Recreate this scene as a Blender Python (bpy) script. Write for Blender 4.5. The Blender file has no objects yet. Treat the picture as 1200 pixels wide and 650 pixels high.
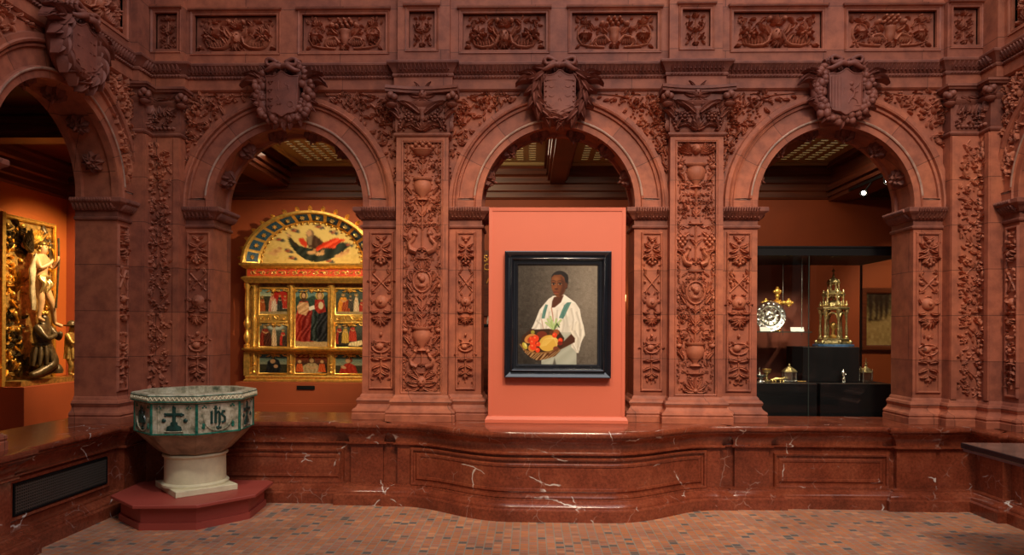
import bpy, math, random
import numpy as np
from math import sin, cos, pi, sqrt, radians, atan2
from mathutils import Vector, Matrix

S = bpy.context.scene
COL = S.collection
# ------------------------------------------------------------------ camera, world, light
cam_d = bpy.data.cameras.new('camera'); cam = bpy.data.objects.new('camera', cam_d); COL.objects.link(cam)
cam_d.sensor_width = 36; cam_d.lens = 24.0; cam_d.shift_y = 63/1200; cam_d.clip_start = .05; cam_d.clip_end = 100
_th, _rh = radians(1.5), radians(.3)
_r = Vector((cos(_th), sin(_th), 0)); _f = Vector((-sin(_th), cos(_th), 0)); _u = Vector((0, 0, 1))
_r2 = _r*cos(_rh) + _u*sin(_rh); _u2 = _u*cos(_rh) - _r*sin(_rh)
cam.matrix_world = Matrix(((_r2.x, _u2.x, -_f.x, 0), (_r2.y, _u2.y, -_f.y, -6.1), (_r2.z, _u2.z, -_f.z, 1.49), (0, 0, 0, 1)))
S.camera = cam
S.view_settings.view_transform = 'Standard'; S.view_settings.look = 'None'
S.view_settings.exposure = 0.0; S.view_settings.gamma = 1.0; S.view_settings.use_curve_mapping = False
W = bpy.data.worlds.new('world'); S.world = W; W.use_nodes = True
W.node_tree.nodes['Background'].inputs[0].default_value = (1.0, .80, .68, 1); W.node_tree.nodes['Background'].inputs[1].default_value = .10

def area(name, loc, target, sx, sy, power, col=(1, 1, 1), spread=180):
    d = bpy.data.lights.new(name, 'AREA'); d.shape = 'RECTANGLE'; d.size = sx; d.size_y = sy; d.energy = power; d.color = col; d.spread = radians(spread)
    o = bpy.data.objects.new(name, d); COL.objects.link(o); o.location = loc
    o.rotation_euler = (Vector(target)-Vector(loc)).to_track_quat('-Z', 'Y').to_euler(); return o
def spot(name, loc, target, power, deg, blend=.5, col=(1, .8, .55), r=.04):
    d = bpy.data.lights.new(name, 'SPOT'); d.energy = power; d.color = col; d.spot_size = radians(deg); d.spot_blend = blend; d.shadow_soft_size = r
    o = bpy.data.objects.new(name, d); COL.objects.link(o); o.location = loc
    o.rotation_euler = (Vector(target)-Vector(loc)).to_track_quat('-Z', 'Y').to_euler(); return o
area('court_skylight_and_fill', (1.3, -3.6, 8.0), (1.3, -2.2, 0), 6, 6, 270, (.95, .96, 1))
area('court_skylight_and_fill', (2.2, -7.0, 6.0), (1.6, 0, 2.2), 4, 2.5, 120, (.95, .95, 1))  # unseen front fill, added to soften the shadows in the court
spot('court_spot', (.9, -4.8, 5.4), (.40, 0, 1.25), 880, 48, 1.0, (1, .77, .50), .30)
spot('court_spot', (2.9, -4.4, 5.4), (2.8, 0, 1.1), 620, 60, 1.0, (1, .79, .55), .30)
spot('court_spot', (-.9, -4.6, 5.4), (-.72, 0, 1.2), 470, 46, 1.0, (1, .78, .52), .30)
spot('font_spot', (-1.7, -3.3, 4.6), (-2.7, -.6, .7), 190, 26, .8, (1, .93, .82), .1)
# gallery lamps: altarpiece, carved relief, showcase, gallery walls
spot('altarpiece_lamp', (-1.2, 1.1, 3.45), (-3.0, 3.1, 1.9), 330, 62, .7, (1, .80, .50), .04)
spot('altarpiece_lamp', (-2.4, .95, 3.45), (-3.1, 3.1, 1.2), 110, 55, .8, (1, .80, .50), .04)
spot('relief_lamp', (-4.3, 2.0, 3.5), (-6.3, 2.75, 1.7), 470, 66, .6, (1, .74, .40), .04)
spot('relief_lamp', (-4.9, 1.9, 3.5), (-6.3, 2.2, 1.2), 110, 60, .8, (1, .74, .40), .04)
spot('showcase_lamp', (2.6, .72, 2.22), (2.75, 1.15, 1.0), 22, 110, .6, (1, .86, .62), .02)
spot('showcase_lamp', (3.35, .72, 2.22), (3.2, 1.15, 1.0), 22, 110, .6, (1, .86, .62), .02)
spot('gallery_lamp', (4.9, 1.5, 3.5), (5.1, 3.3, 1.2), 150, 60, .8, (1, .7, .38), .05)
area('gallery_fill', (.3, 1.8, 3.66), (.3, 1.8, 0), 1.6, 1.0, 20, (1, .8, .55))
area('gallery_fill', (-3.0, 1.8, 3.66), (-3.0, 1.8, 0), 1.6, 1.0, 17, (1, .8, .55))
area('gallery_fill', (3.0, 1.8, 3.66), (3.0, 1.8, 0), 1.6, 1.0, 13, (1, .8, .55))

spot('wall_washer', (-.9, 1.2, 3.5), (-.5, 3.3, 2.9), 60, 95, .9, (1, .72, .42), .06)
spot('wall_washer', (2.2, 1.2, 3.5), (3.0, 3.3, 2.6), 45, 95, .9, (1, .72, .42), .06)
# ------------------------------------------------------------------ materials
def s2l(c):
    c = [x/255 for x in c]; return tuple((x/12.92 if x <= .04045 else ((x+.055)/1.055)**2.4) for x in c)
def newmat(name):
    m = bpy.data.materials.new(name); m.use_nodes = True
    return m, m.node_tree, m.node_tree.nodes['Principled BSDF']
def N(t, typ, **kw):
    n = t.nodes.new(typ)
    for k, v in kw.items():
        if k in n.inputs.keys() if isinstance(k, str) else False: n.inputs[k].default_value = v
        else: setattr(n, k, v)
    return n
def ramp(t, src, stops):
    r = t.nodes.new('ShaderNodeValToRGB'); e = r.color_ramp.elements
    while len(e) < len(stops): e.new(.5)
    for el, (p, c) in zip(e, stops): el.position = p; el.color = (c[0], c[1], c[2], 1) if not isinstance(c, (int, float)) else (c, c, c, 1)
    t.links.new(src, r.inputs[0]); return r
def mixc(t, fac, a, b, mode='MIX'):
    m = t.nodes.new('ShaderNodeMix'); m.data_type = 'RGBA'; m.blend_type = mode
    for i, v in ((0, fac), (6, a), (7, b)):
        if hasattr(v, 'links') or hasattr(v, 'is_linked'): t.links.new(v, m.inputs[i])
        elif isinstance(v, (int, float)): m.inputs[i].default_value = v
        else: m.inputs[i].default_value = (v[0], v[1], v[2], 1)
    return m.outputs[2]
def bump(t, p, h, s=.3, d=.01):
    b = t.nodes.new('ShaderNodeBump'); b.inputs['Strength'].default_value = s; b.inputs['Distance'].default_value = d
    t.links.new(h, b.inputs['Height']); t.links.new(b.outputs[0], p.inputs['Normal'])
def pos_noise(t, scale, detail=4, rough=.6):
    g = t.nodes.new('ShaderNodeNewGeometry'); n = t.nodes.new('ShaderNodeTexNoise')
    n.inputs['Scale'].default_value = scale; n.inputs['Detail'].default_value = detail; n.inputs['Roughness'].default_value = rough
    t.links.new(g.outputs['Position'], n.inputs['Vector']); return n.outputs['Fac']
def simple(name, col, rough=.5, metal=0, noise=0, nscale=20, emit=None, bumpy=0, spec=None):
    m, t, p = newmat(name); p.inputs['Base Color'].default_value = (*col, 1); p.inputs['Roughness'].default_value = rough; p.inputs['Metallic'].default_value = metal
    if spec is not None: p.inputs['Specular IOR Level'].default_value = spec
    if noise or bumpy:
        f = pos_noise(t, nscale)
        if noise:
            a = tuple(max(0, x*(1-noise)) for x in col); b = tuple(min(1, x*(1+noise)) for x in col)
            t.links.new(ramp(t, f, [(.3, a), (.7, b)]).outputs[0], p.inputs['Base Color'])
        if bumpy: bump(t, p, f, bumpy, .01)
    if emit: p.inputs['Emission Color'].default_value = (*emit[0], 1); p.inputs['Emission Strength'].default_value = emit[1]
    return m
def terracotta(name, base, joints='pos', dirt=.35, rough=.62):
    m, t, p = newmat(name)
    f1 = pos_noise(t, 1.3, 3); f2 = pos_noise(t, 9, 5); f3 = pos_noise(t, 60, 3)
    b = base; k = lambda s, c=b: tuple(x*s for x in c)
    c = ramp(t, f1, [(.3, (b[0]*.80, b[1]*.80, b[2]*.92)), (.55, b), (.75, (b[0]*1.12, b[1]*1.18, b[2]*1.05))]).outputs[0]
    d = ramp(t, f2, [(.35, (1-dirt, 1-dirt*1.05, 1-dirt*.95)), (.6, 1.0)]).outputs[0]
    c = mixc(t, 1.0, c, d, 'MULTIPLY')
    h = f3
    if joints == 'pos':
        g = t.nodes.new('ShaderNodeNewGeometry'); s = t.nodes.new('ShaderNodeSeparateXYZ'); t.links.new(g.outputs['Position'], s.inputs[0])
        a = t.nodes.new('ShaderNodeMath'); a.operation = 'ADD'; t.links.new(s.outputs[0], a.inputs[0]); t.links.new(s.outputs[1], a.inputs[1])
        z = t.nodes.new('ShaderNodeMath'); z.operation = 'ADD'; t.links.new(s.outputs[2], z.inputs[0]); z.inputs[1].default_value = -.865+.39*8
        cb = t.nodes.new('ShaderNodeCombineXYZ'); t.links.new(a.outputs[0], cb.inputs[0]); t.links.new(z.outputs[0], cb.inputs[1])
        br = t.nodes.new('ShaderNodeTexBrick'); t.links.new(cb.outputs[0], br.inputs['Vector'])
        br.inputs['Scale'].default_value = 1; br.inputs['Mortar Size'].default_value = .0035; br.inputs['Mortar Smooth'].default_value = .2
        br.inputs['Brick Width'].default_value = .86; br.inputs['Row Height'].default_value = .39; br.offset = .37
        br.inputs['Color1'].default_value = (.80, .80, .84, 1); br.inputs['Color2'].default_value = (1.12, 1.10, 1.05, 1); br.inputs['Mortar'].default_value = (.42, .42, .42, 1)
        c = mixc(t, 1.0, c, br.outputs['Color'], 'MULTIPLY')
    elif joints == 'uv':
        uv = t.nodes.new('ShaderNodeUVMap'); s = t.nodes.new('ShaderNodeSeparateXYZ'); t.links.new(uv.outputs[0], s.inputs[0])
        fr = t.nodes.new('ShaderNodeMath'); fr.operation = 'FRACT'; t.links.new(s.outputs[0], fr.inputs[0])
        l = ramp(t, fr.outputs[0], [(0, .4), (.012, .4), (.02, 1.0)]).outputs[0]
        fl = t.nodes.new('ShaderNodeMath'); fl.operation = 'FLOOR'; t.links.new(s.outputs[0], fl.inputs[0])
        wn = t.nodes.new('ShaderNodeTexWhiteNoise'); wn.noise_dimensions = '1D'; t.links.new(fl.outputs[0], wn.inputs['W'])
        v = ramp(t, wn.outputs['Value'], [(0, (.80, .80, .86)), (1, (1.12, 1.10, 1.04))]).outputs[0]
        c = mixc(t, 1.0, mixc(t, 1.0, c, l, 'MULTIPLY'), v, 'MULTIPLY')
    t.links.new(c, p.inputs['Base Color']); p.inputs['Roughness'].default_value = rough; p.inputs['Specular IOR Level'].default_value = .35
    bump(t, p, h, .25, .004)
    return m
TC = (.42, .124, .063)
M = {}
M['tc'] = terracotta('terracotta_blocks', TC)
M['tc_arch'] = terracotta('terracotta_voussoirs', TC, 'uv')
M['tc_rel'] = terracotta('terracotta_relief', (.47, .145, .073), 'pos', .25)
M['tc_dark'] = terracotta('dark_terracotta', (.27, .085, .052), None, .4)  # darker tone for imposts, capitals, cornice and rosettes
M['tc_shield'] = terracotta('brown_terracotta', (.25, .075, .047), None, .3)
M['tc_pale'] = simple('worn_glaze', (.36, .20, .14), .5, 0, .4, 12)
def marble():
    m, t, p = newmat('red_marble')
    f1 = pos_noise(t, 3, 6, .65); f2 = pos_noise(t, 45, 4, .7)
    c = ramp(t, f1, [(.3, (.115, .024, .012)), (.5, (.205, .044, .020)), (.72, (.29, .075, .035))]).outputs[0]
    c = mixc(t, 1.0, c, ramp(t, f2, [(.35, .72), (.65, 1.2)]).outputs[0], 'MULTIPLY')
    g = t.nodes.new('ShaderNodeNewGeometry')
    nz = t.nodes.new('ShaderNodeTexNoise'); nz.inputs['Scale'].default_value = 2.5; nz.inputs['Detail'].default_value = 4; t.links.new(g.outputs['Position'], nz.inputs['Vector'])
    v = t.nodes.new('ShaderNodeVectorMath'); v.operation = 'SCALE'; v.inputs['Scale'].default_value = .30; t.links.new(nz.outputs['Color'], v.inputs[0])
    a = t.nodes.new('ShaderNodeVectorMath'); a.operation = 'ADD'; t.links.new(g.outputs['Position'], a.inputs[0]); t.links.new(v.outputs[0], a.inputs[1])
    vo = t.nodes.new('ShaderNodeTexVoronoi'); vo.feature = 'DISTANCE_TO_EDGE'; vo.inputs['Scale'].default_value = 2.1; t.links.new(a.outputs[0], vo.inputs['Vector'])
    vein = ramp(t, vo.outputs['Distance'], [(0, 1.0), (.005, .9), (.011, 0.0)]).outputs[0]
    mask = ramp(t, pos_noise(t, 3.6, 3), [(.57, 0.0), (.63, 1.0)]).outputs[0]
    f = mixc(t, 1.0, vein, mask, 'MULTIPLY')
    vo2 = t.nodes.new('ShaderNodeTexVoronoi'); vo2.feature = 'DISTANCE_TO_EDGE'; vo2.inputs['Scale'].default_value = 7; t.links.new(a.outputs[0], vo2.inputs['Vector'])
    vein2 = ramp(t, vo2.outputs['Distance'], [(0, .6), (.012, .35), (.03, 0.0)]).outputs[0]
    f2b = mixc(t, 1.0, vein2, ramp(t, pos_noise(t, 5, 2), [(.55, 0.0), (.66, 1.0)]).outputs[0], 'MULTIPLY')
    c = mixc(t, f2b, c, (.42, .27, .22)); c = mixc(t, f, c, (.66, .58, .52))
    t.links.new(c, p.inputs['Base Color']); p.inputs['Roughness'].default_value = .2; p.inputs['Specular IOR Level'].default_value = .55
    return m
M['marble'] = marble()
def floor_mat():
    m, t, p = newmat('brick_paving')
    g = t.nodes.new('ShaderNodeNewGeometry'); s = t.nodes.new('ShaderNodeSeparateXYZ'); t.links.new(g.outputs['Position'], s.inputs[0])
    cb = t.nodes.new('ShaderNodeCombineXYZ'); t.links.new(s.outputs[1], cb.inputs[0]); t.links.new(s.outputs[0], cb.inputs[1])
    br = t.nodes.new('ShaderNodeTexBrick'); t.links.new(cb.outputs[0], br.inputs['Vector'])
    br.inputs['Scale'].default_value = 1; br.inputs['Brick Width'].default_value = .05; br.inputs['Row Height'].default_value = .062; br.inputs['Mortar Size'].default_value = .0045; br.inputs['Mortar Smooth'].default_value = .4
    br.inputs['Color1'].default_value = (0, 0, 0, 1); br.inputs['Color2'].default_value = (1, 1, 1, 1); br.inputs['Mortar'].default_value = (.5, .5, .5, 1)
    c = ramp(t, br.outputs['Color'], [(0, (.13, .125, .12)), (.045, (.17, .14, .11)), (.09, (.42, .175, .10)), (.45, (.62, .21, .08)), (.75, (.46, .195, .125)), (1, (.72, .30, .14))]).outputs[0]
    c = mixc(t, br.outputs['Fac'], c, (.36, .31, .23))
    c = mixc(t, 1.0, c, ramp(t, pos_noise(t, 1.6, 4), [(.3, (.72, .74, .78)), (.7, 1.1)]).outputs[0], 'MULTIPLY')
    t.links.new(c, p.inputs['Base Color']); p.inputs['Roughness'].default_value = .42
    iv = t.nodes.new('ShaderNodeMath'); iv.operation = 'SUBTRACT'; iv.inputs[0].default_value = 1; t.links.new(br.outputs['Fac'], iv.inputs[1]); bump(t, p, iv.outputs[0], .3, .004)
    return m
M['floor'] = floor_mat()
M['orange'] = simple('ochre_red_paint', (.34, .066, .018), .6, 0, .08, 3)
M['orange_lit'] = simple('lamp_lit_ochre_paint', (.52, .12, .018), .6, 0, .06, 3)  # lit copy of the gallery wall paint; lamp glow put in the colour
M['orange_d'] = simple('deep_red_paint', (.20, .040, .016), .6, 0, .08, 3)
M['coral'] = simple('coral_paint', s2l((208, 104, 76)), .55, 0, .02, 4)
M['platform'] = simple('dusty_red_paint', s2l((158, 66, 54)), .5, 0, .05, 5)
def wood(name, a, b):
    m, t, p = newmat(name); g = t.nodes.new('ShaderNodeNewGeometry'); mp = t.nodes.new('ShaderNodeMapping'); mp.inputs['Scale'].default_value = (1.5, 1.5, 30)
    t.links.new(g.outputs['Position'], mp.inputs[0]); n = t.nodes.new('ShaderNodeTexNoise'); n.inputs['Scale'].default_value = 1; n.inputs['Detail'].default_value = 5; t.links.new(mp.outputs[0], n.inputs['Vector'])
    t.links.new(ramp(t, n.outputs['Fac'], [(.35, a), (.65, b)]).outputs[0], p.inputs['Base Color']); p.inputs['Roughness'].default_value = .4; return m
M['wood'] = wood('dark_red_wood', (.085, .018, .008), (.17, .040, .015))
M['cream'] = simple('cream_plaster', (.50, .38, .18), .6)
M['laylight'] = simple('glowing_laylight', (.8, .75, .6), .5, emit=((1, .85, .55), .42))
M['gold'] = simple('burnished_gold', (.80, .46, .10), .36, .75, .3, 25, bumpy=.5)
M['gold_d'] = simple('old_dark_gold', (.42, .24, .06), .42, .6, .55, 22, bumpy=.6)
M['gold_bright'] = simple('bright_gilt', (.85, .60, .22), .3, .9, .2, 40, bumpy=.3)
M['silver'] = simple('silver_gilt', (.80, .76, .66), .22, 1.0, .15, 30, bumpy=.4)
M['bronze'] = simple('worn_gilt_bronze', (.50, .38, .17), .35, .85, .5, 40, bumpy=.5)
M['black'] = simple('black_paint', (.006, .0055, .006), .55, 0, .2, 6, spec=.2)
M['ebony'] = simple('ebonised_wood', (.010, .012, .018), .18, 0, .2, 6, spec=.9)  # slight blue in the base colour imitates skylight sheen on the frame
M['ebony_in'] = simple('dark_brown_slip', (.05, .012, .010), .25)
M['white'] = simple('white_card', (.8, .77, .7), .6)
M['blue'] = simple('blue_enamel', (.05, .11, .22), .3, 0, .4, 40)
M['blue_paint'] = simple('dark_blue_paint', (.012, .05, .085), .5, 0, .4, 30)
M['red_paint'] = simple('vermilion_paint', (.50, .055, .015), .5, 0, .3, 30)
M['stone'] = simple('pale_limestone', (.70, .62, .40), .6, 0, .10, 12, bumpy=.15)
M['skin'] = simple('painted_flesh', (.56, .30, .13), .45, 0, .25, 12)
M['dark_figure'] = simple('dark_gilt_drapery', (.10, .062, .026), .35, .35, .6, 18, bumpy=.6)
M['drape'] = simple('white_gold_drapery', (.60, .46, .26), .45, .1, .4, 14)
def painted_col():
    m, t, p = newmat('oil_paint'); a = t.nodes.new('ShaderNodeAttribute'); a.attribute_name = 'Col'; t.links.new(a.outputs['Color'], p.inputs['Base Color'])
    p.inputs['Roughness'].default_value = .45; p.inputs['Specular IOR Level'].default_value = .3; return m
M['paint'] = painted_col()
def glass():
    m, t, p = newmat('clear_glass'); t.nodes.remove(p); o = t.nodes['Material Output']
    tr = t.nodes.new('ShaderNodeBsdfTransparent'); gl = t.nodes.new('ShaderNodeBsdfGlossy'); gl.inputs['Roughness'].default_value = .02
    lw = t.nodes.new('ShaderNodeLayerWeight'); lw.inputs[0].default_value = .5; fr = ramp(t, lw.outputs['Facing'], [(0, .02), (.75, .05), (.93, .35)]); mx = t.nodes.new('ShaderNodeMixShader'); tr.inputs[0].default_value = (.96, .98, .97, 1)
    t.links.new(fr.outputs[0], mx.inputs[0]); t.links.new(tr.outputs[0], mx.inputs[1]); t.links.new(gl.outputs[0], mx.inputs[2]); t.links.new(mx.outputs[0], o.inputs[0]); return m
M['glass'] = glass()
M['glass_edge'] = simple('green_glass_edge', (.035, .05, .04), .3)
M['bulb'] = simple('lit_bulb', (1, 1, 1), .5, emit=((1, .86, .62), 60))
M['glow'] = simple('lit_lamp_shade', (1, .8, .4), .5, emit=((1, .72, .25), 5))
def font_stone():
    m, t, p = newmat('weathered_green_glaze')
    f = pos_noise(t, 14, 6, .7); f2 = pos_noise(t, 40, 4)
    c = ramp(t, f, [(.34, (.10, .12, .075)), (.45, (.34, .30, .20)), (.56, (.50, .45, .32)), (.7, (.60, .56, .44))]).outputs[0]
    c = mixc(t, 1.0, c, ramp(t, f2, [(.3, .72), (.6, 1.05)]).outputs[0], 'MULTIPLY')
    t.links.new(c, p.inputs['Base Color']); p.inputs['Roughness'].default_value = .4; bump(t, p, f, .5, .01); return m
M['font'] = font_stone()
M['font_low'] = simple('bare_brown_clay', (.30, .20, .12), .7, 0, .45, 9, bumpy=.5)
M['green'] = simple('green_glaze', (.015, .13, .085), .25, 0, .5, 30)
M['dkgreen'] = simple('dark_green_glaze', (.012, .045, .035), .25, 0, .4, 30)

# ------------------------------------------------------------------ object helpers
def tag(o, label=None, cat=None, group=None, kind=None):
    if label: o['label'] = label
    if cat: o['category'] = cat
    if group: o['group'] = group
    if kind: o['kind'] = kind
    return o
def empty(name, loc=(0, 0, 0), label=None, cat=None, group=None, kind=None):
    o = bpy.data.objects.new(name, None); COL.objects.link(o); o.location = loc; o.empty_display_size = .1
    return tag(o, label, cat, group, kind)
def kids(o): return [c for c in bpy.data.objects if c.parent == o]
def copy_tree(o, parent=None):
    c = o.copy(); COL.objects.link(c)
    if parent is not None: c.parent = parent; c.matrix_parent_inverse = o.matrix_parent_inverse
    for ch in kids(o): copy_tree(ch, c)
    return c

class MB:
    def __init__(s): s.v = []; s.f = []; s.uv = []; s.has_uv = False
    def add(s, vs, fs, uvs=None):
        b = len(s.v); s.v.extend(vs); s.f.extend([tuple(i+b for i in f) for f in fs])
        if uvs: s.uv.extend(uvs); s.has_uv = True
        else: s.uv.extend([(.5, .5)]*len(vs))
    def build(s, name, mat, parent=None, smooth=35, loc=None):
        me = bpy.data.meshes.new(name); 
        off = Vector((0, 0, 0))
        if parent is not None:
            q = parent; 
            while q is not None: off += q.location; q = q.parent
        if loc is not None: off += Vector(loc)
        me.from_pydata([(x-off.x, y-off.y, z-off.z) for x, y, z in s.v], [], s.f)
        if s.has_uv:
            l = me.uv_layers.new(name='UVMap'); idx = np.empty(len(me.loops), int); me.loops.foreach_get('vertex_index', idx)
            l.data.foreach_set('uv', np.array(s.uv, dtype=float)[idx].ravel())
        me.validate(); 
        import bmesh
        bm = bmesh.new(); bm.from_mesh(me); bmesh.ops.recalc_face_normals(bm, faces=bm.faces); bm.to_mesh(me); bm.free()
        if smooth:
            me.polygons.foreach_set('use_smooth', [True]*len(me.polygons)); me.set_sharp_from_angle(angle=radians(smooth))
        me.materials.append(M[mat] if isinstance(mat, str) else mat)
        o = bpy.data.objects.new(name, me); COL.objects.link(o)
        if parent is not None: o.parent = parent
        if loc is not None: o.location = loc
        return o
    # --- solids in world space
    def box(s, x0, x1, y0, y1, z0, z1, ch=0):
        if ch:
            return s.prism([(x0+ch, y0), (x1-ch, y0), (x1, y0+ch), (x1, y1-ch), (x1-ch, y1), (x0+ch, y1), (x0, y1-ch), (x0, y0+ch)], z0, z1, ch)
        v = [(x, y, z) for z in (z0, z1) for x, y in ((x0, y0), (x1, y0), (x1, y1), (x0, y1))]
        s.add(v, [(0, 3, 2, 1), (4, 5, 6, 7), (0, 1, 5, 4), (1, 2, 6, 5), (2, 3, 7, 6), (3, 0, 4, 7)])
    def prism(s, pts, z0, z1, ch=0):
        n = len(pts); cx = sum(p[0] for p in pts)/n; cy = sum(p[1] for p in pts)/n
        if ch:
            def ins(p): 
                d = sqrt((p[0]-cx)**2+(p[1]-cy)**2); k = 1-ch/d; return (cx+(p[0]-cx)*k, cy+(p[1]-cy)*k)
            rings = [([ins(p) for p in pts], z0), (pts, z0+ch), (pts, z1-ch), ([ins(p) for p in pts], z1)]
        else: rings = [(pts, z0), (pts, z1)]
        v = [(x, y, z) for r, z in rings for x, y in r]; f = [tuple(reversed(range(n))), tuple(range((len(rings)-1)*n, len(rings)*n))]
        for k in range(len(rings)-1):
            for i in range(n): j = (i+1) % n; f.append((k*n+i, k*n+j, (k+1)*n+j, (k+1)*n+i))
        s.add(v, f)
    def obox(s, c, ax, ay, az, hx, hy, hz):
        c = Vector(c); ax = Vector(ax).normalized(); ay = Vector(ay).normalized(); az = Vector(az).normalized()
        v = [tuple(c+ax*hx*i+ay*hy*j+az*hz*k) for k in (-1, 1) for i, j in ((-1, -1), (1, -1), (1, 1), (-1, 1))]
        s.add(v, [(0, 3, 2, 1), (4, 5, 6, 7), (0, 1, 5, 4), (1, 2, 6, 5), (2, 3, 7, 6), (3, 0, 4, 7)])
    def lathe(s, c, prof, n=20, sx=1, sy=1, rot=0, axis=None):
        """prof: (r, z) from bottom to top; axis None = vertical"""
        A = Vector((1, 0, 0)); B = Vector((0, 1, 0)); Cc = Vector((0, 0, 1))
        if axis is not None:
            Cc = Vector(axis).normalized(); A = Cc.orthogonal().normalized(); B = Cc.cross(A)
        c = Vector(c); v = []; f = []
        for r, z in prof:
            for i in range(n):
                a = 2*pi*i/n+rot; v.append(tuple(c+A*(r*cos(a)*sx)+B*(r*sin(a)*sy)+Cc*z))
        for k in range(len(prof)-1):
            for i in range(n): j = (i+1) % n; f.append((k*n+i, k*n+j, (k+1)*n+j, (k+1)*n+i))
        if prof[0][0] > 1e-4: f.append(tuple(reversed(range(n))))
        if prof[-1][0] > 1e-4: f.append(tuple(range((len(prof)-1)*n, len(prof)*n)))
        s.add(v, f)
    def ball(s, c, r, n=8, m=6, sc=(1, 1, 1)):
        v = []; f = []
        for k in range(m+1):
            t = -pi/2+pi*k/m; rr = max(cos(t), 1e-3)
            for i in range(n): a = 2*pi*i/n; v.append((c[0]+r*rr*cos(a)*sc[0], c[1]+r*rr*sin(a)*sc[1], c[2]+r*sin(t)*sc[2]))
        for k in range(m):
            for i in range(n): j = (i+1) % n; f.append((k*n+i, k*n+j, (k+1)*n+j, (k+1)*n+i))
        s.add(v, f)
    def rod(s, pts, rs, n=8):
        P = [Vector(p) for p in pts]; 
        if isinstance(rs, (int, float)): rs = [rs]*len(P)
        v = []; f = []
        for k, p in enumerate(P):
            d = (P[min(k+1, len(P)-1)]-P[max(k-1, 0)]).normalized(); a = d.orthogonal().normalized() if k == 0 else (pa - d*pa.dot(d)).normalized(); pa = a; b = d.cross(a)
            for i in range(n): t = 2*pi*i/n; v.append(tuple(p+a*cos(t)*rs[k]+b*sin(t)*rs[k]))
        for k in range(len(P)-1):
            for i in range(n): j = (i+1) % n; f.append((k*n+i, k*n+j, (k+1)*n+j, (k+1)*n+i))
        f.append(tuple(reversed(range(n)))); f.append(tuple(range((len(P)-1)*n, len(P)*n))); s.add(v, f)
    # --- moulding profile swept along a plan path, outward = right-hand side (dy,-dx)
    def sweep(s, path, prof, closed=False, caps=True):
        n = len(path); seg = []
        P = [Vector(p) for p in path]
        nn = lambda a, b: (lambda d: Vector((d.y, -d.x)))((b-a).normalized())
        mit = []
        for i in range(n):
            if closed or 0 < i < n-1:
                n1 = nn(P[i-1], P[i]); n2 = nn(P[i], P[(i+1) % n]); b = (n1+n2)
                if b.length < 1e-6: mit.append(n1)
                else: b.normalize(); mit.append(b/max(.3, b.dot(n1)))
            elif i == 0: mit.append(nn(P[0], P[1]))
            else: mit.append(nn(P[-2], P[-1]))
        k = len(prof); v = []
        for i in range(n):
            for o, z in prof: v.append((P[i].x+mit[i].x*o, P[i].y+mit[i].y*o, z))
        f = []
        m = n if closed else n-1
        for i in range(m):
            j = (i+1) % n
            for q in range(k-1): f.append((i*k+q, j*k+q, j*k+q+1, i*k+q+1))
        if caps and not closed: f.append(tuple(range(k))); f.append(tuple(reversed(range((n-1)*k, n*k))))
        s.add(v, f)

# ------------------------------------------------------------------ relief carving: domes, leaves, stems on a panel map fn(a, b, h) -> xyz
def r_dome(m, fn, x, y, rx, ry, rot=0, h=.02, base=0, nu=8, nv=3):
    v = []; f = []; c, s_ = cos(rot), sin(rot)
    for j in range(nv):
        t = j/nv*pi/2
        for i in range(nu):
            a = 2*pi*i/nu; u = rx*cos(a)*cos(t); w = ry*sin(a)*cos(t); v.append(fn(x+u*c-w*s_, y+u*s_+w*c, (base+h*sin(t)) if j else base-.004))
    v.append(fn(x, y, base+h))
    for j in range(nv-1):
        for i in range(nu): k = (i+1) % nu; f.append((j*nu+i, j*nu+k, (j+1)*nu+k, (j+1)*nu+i))
    for i in range(nu): f.append(((nv-1)*nu+i, (nv-1)*nu+(i+1) % nu, nv*nu))
    m.add(v, f)
def r_leaf(m, fn, x, y, ang, L, Wd, h=.02, base=0, bend=0., n=5, tip=.35):
    v = []; f = []; px, py = x, y; a = ang
    for i in range(n+1):
        t = i/n; w = Wd*.5*max(.06, sin(pi*(.14+.86*t)**.85)); hh = base+h*(.45+.55*sin(pi*min(t*.9+.1, 1)))+h*tip*t*t
        nx, ny = -sin(a), cos(a)
        for q, kh in ((-1, -.2), (-.5, 1.), (0, .66), (.5, 1.), (1, -.2)):
            v.append(fn(px+nx*w*q, py+ny*w*q, hh*kh if kh > 0 else -.004))
        px += cos(a)*L/n; py += sin(a)*L/n; a += bend/n
    for i in range(n):
        for q in range(4): f.append((i*5+q, i*5+q+1, (i+1)*5+q+1, (i+1)*5+q))
    f.append((0, 1, 2, 3, 4)); f.append((n*5+4, n*5+3, n*5+2, n*5+1, n*5)); m.add(v, f)
def r_tube(m, fn, pts, r0, r1, hk=1.1, base=0):
    n = len(pts); v = []; f = []
    for i, (x, y) in enumerate(pts):
        x0, y0 = pts[max(i-1, 0)]; x1, y1 = pts[min(i+1, n-1)]; d = sqrt((x1-x0)**2+(y1-y0)**2) or 1; nx, ny = -(y1-y0)/d, (x1-x0)/d
        r = r0+(r1-r0)*i/(n-1)
        for q, kh in ((-1, -.3), (-.7, .75), (0, 1.05), (.7, .75), (1, -.3)): v.append(fn(x+nx*r*q, y+ny*r*q, base+r*hk*kh if kh > 0 else -.004))
    for i in range(n-1):
        for q in range(4): f.append((i*5+q, i*5+q+1, (i+1)*5+q+1, (i+1)*5+q))
    f.append((0, 1, 2, 3, 4)); k = (n-1)*5; f.append((k+4, k+3, k+2, k+1, k)); m.add(v, f)
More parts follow.
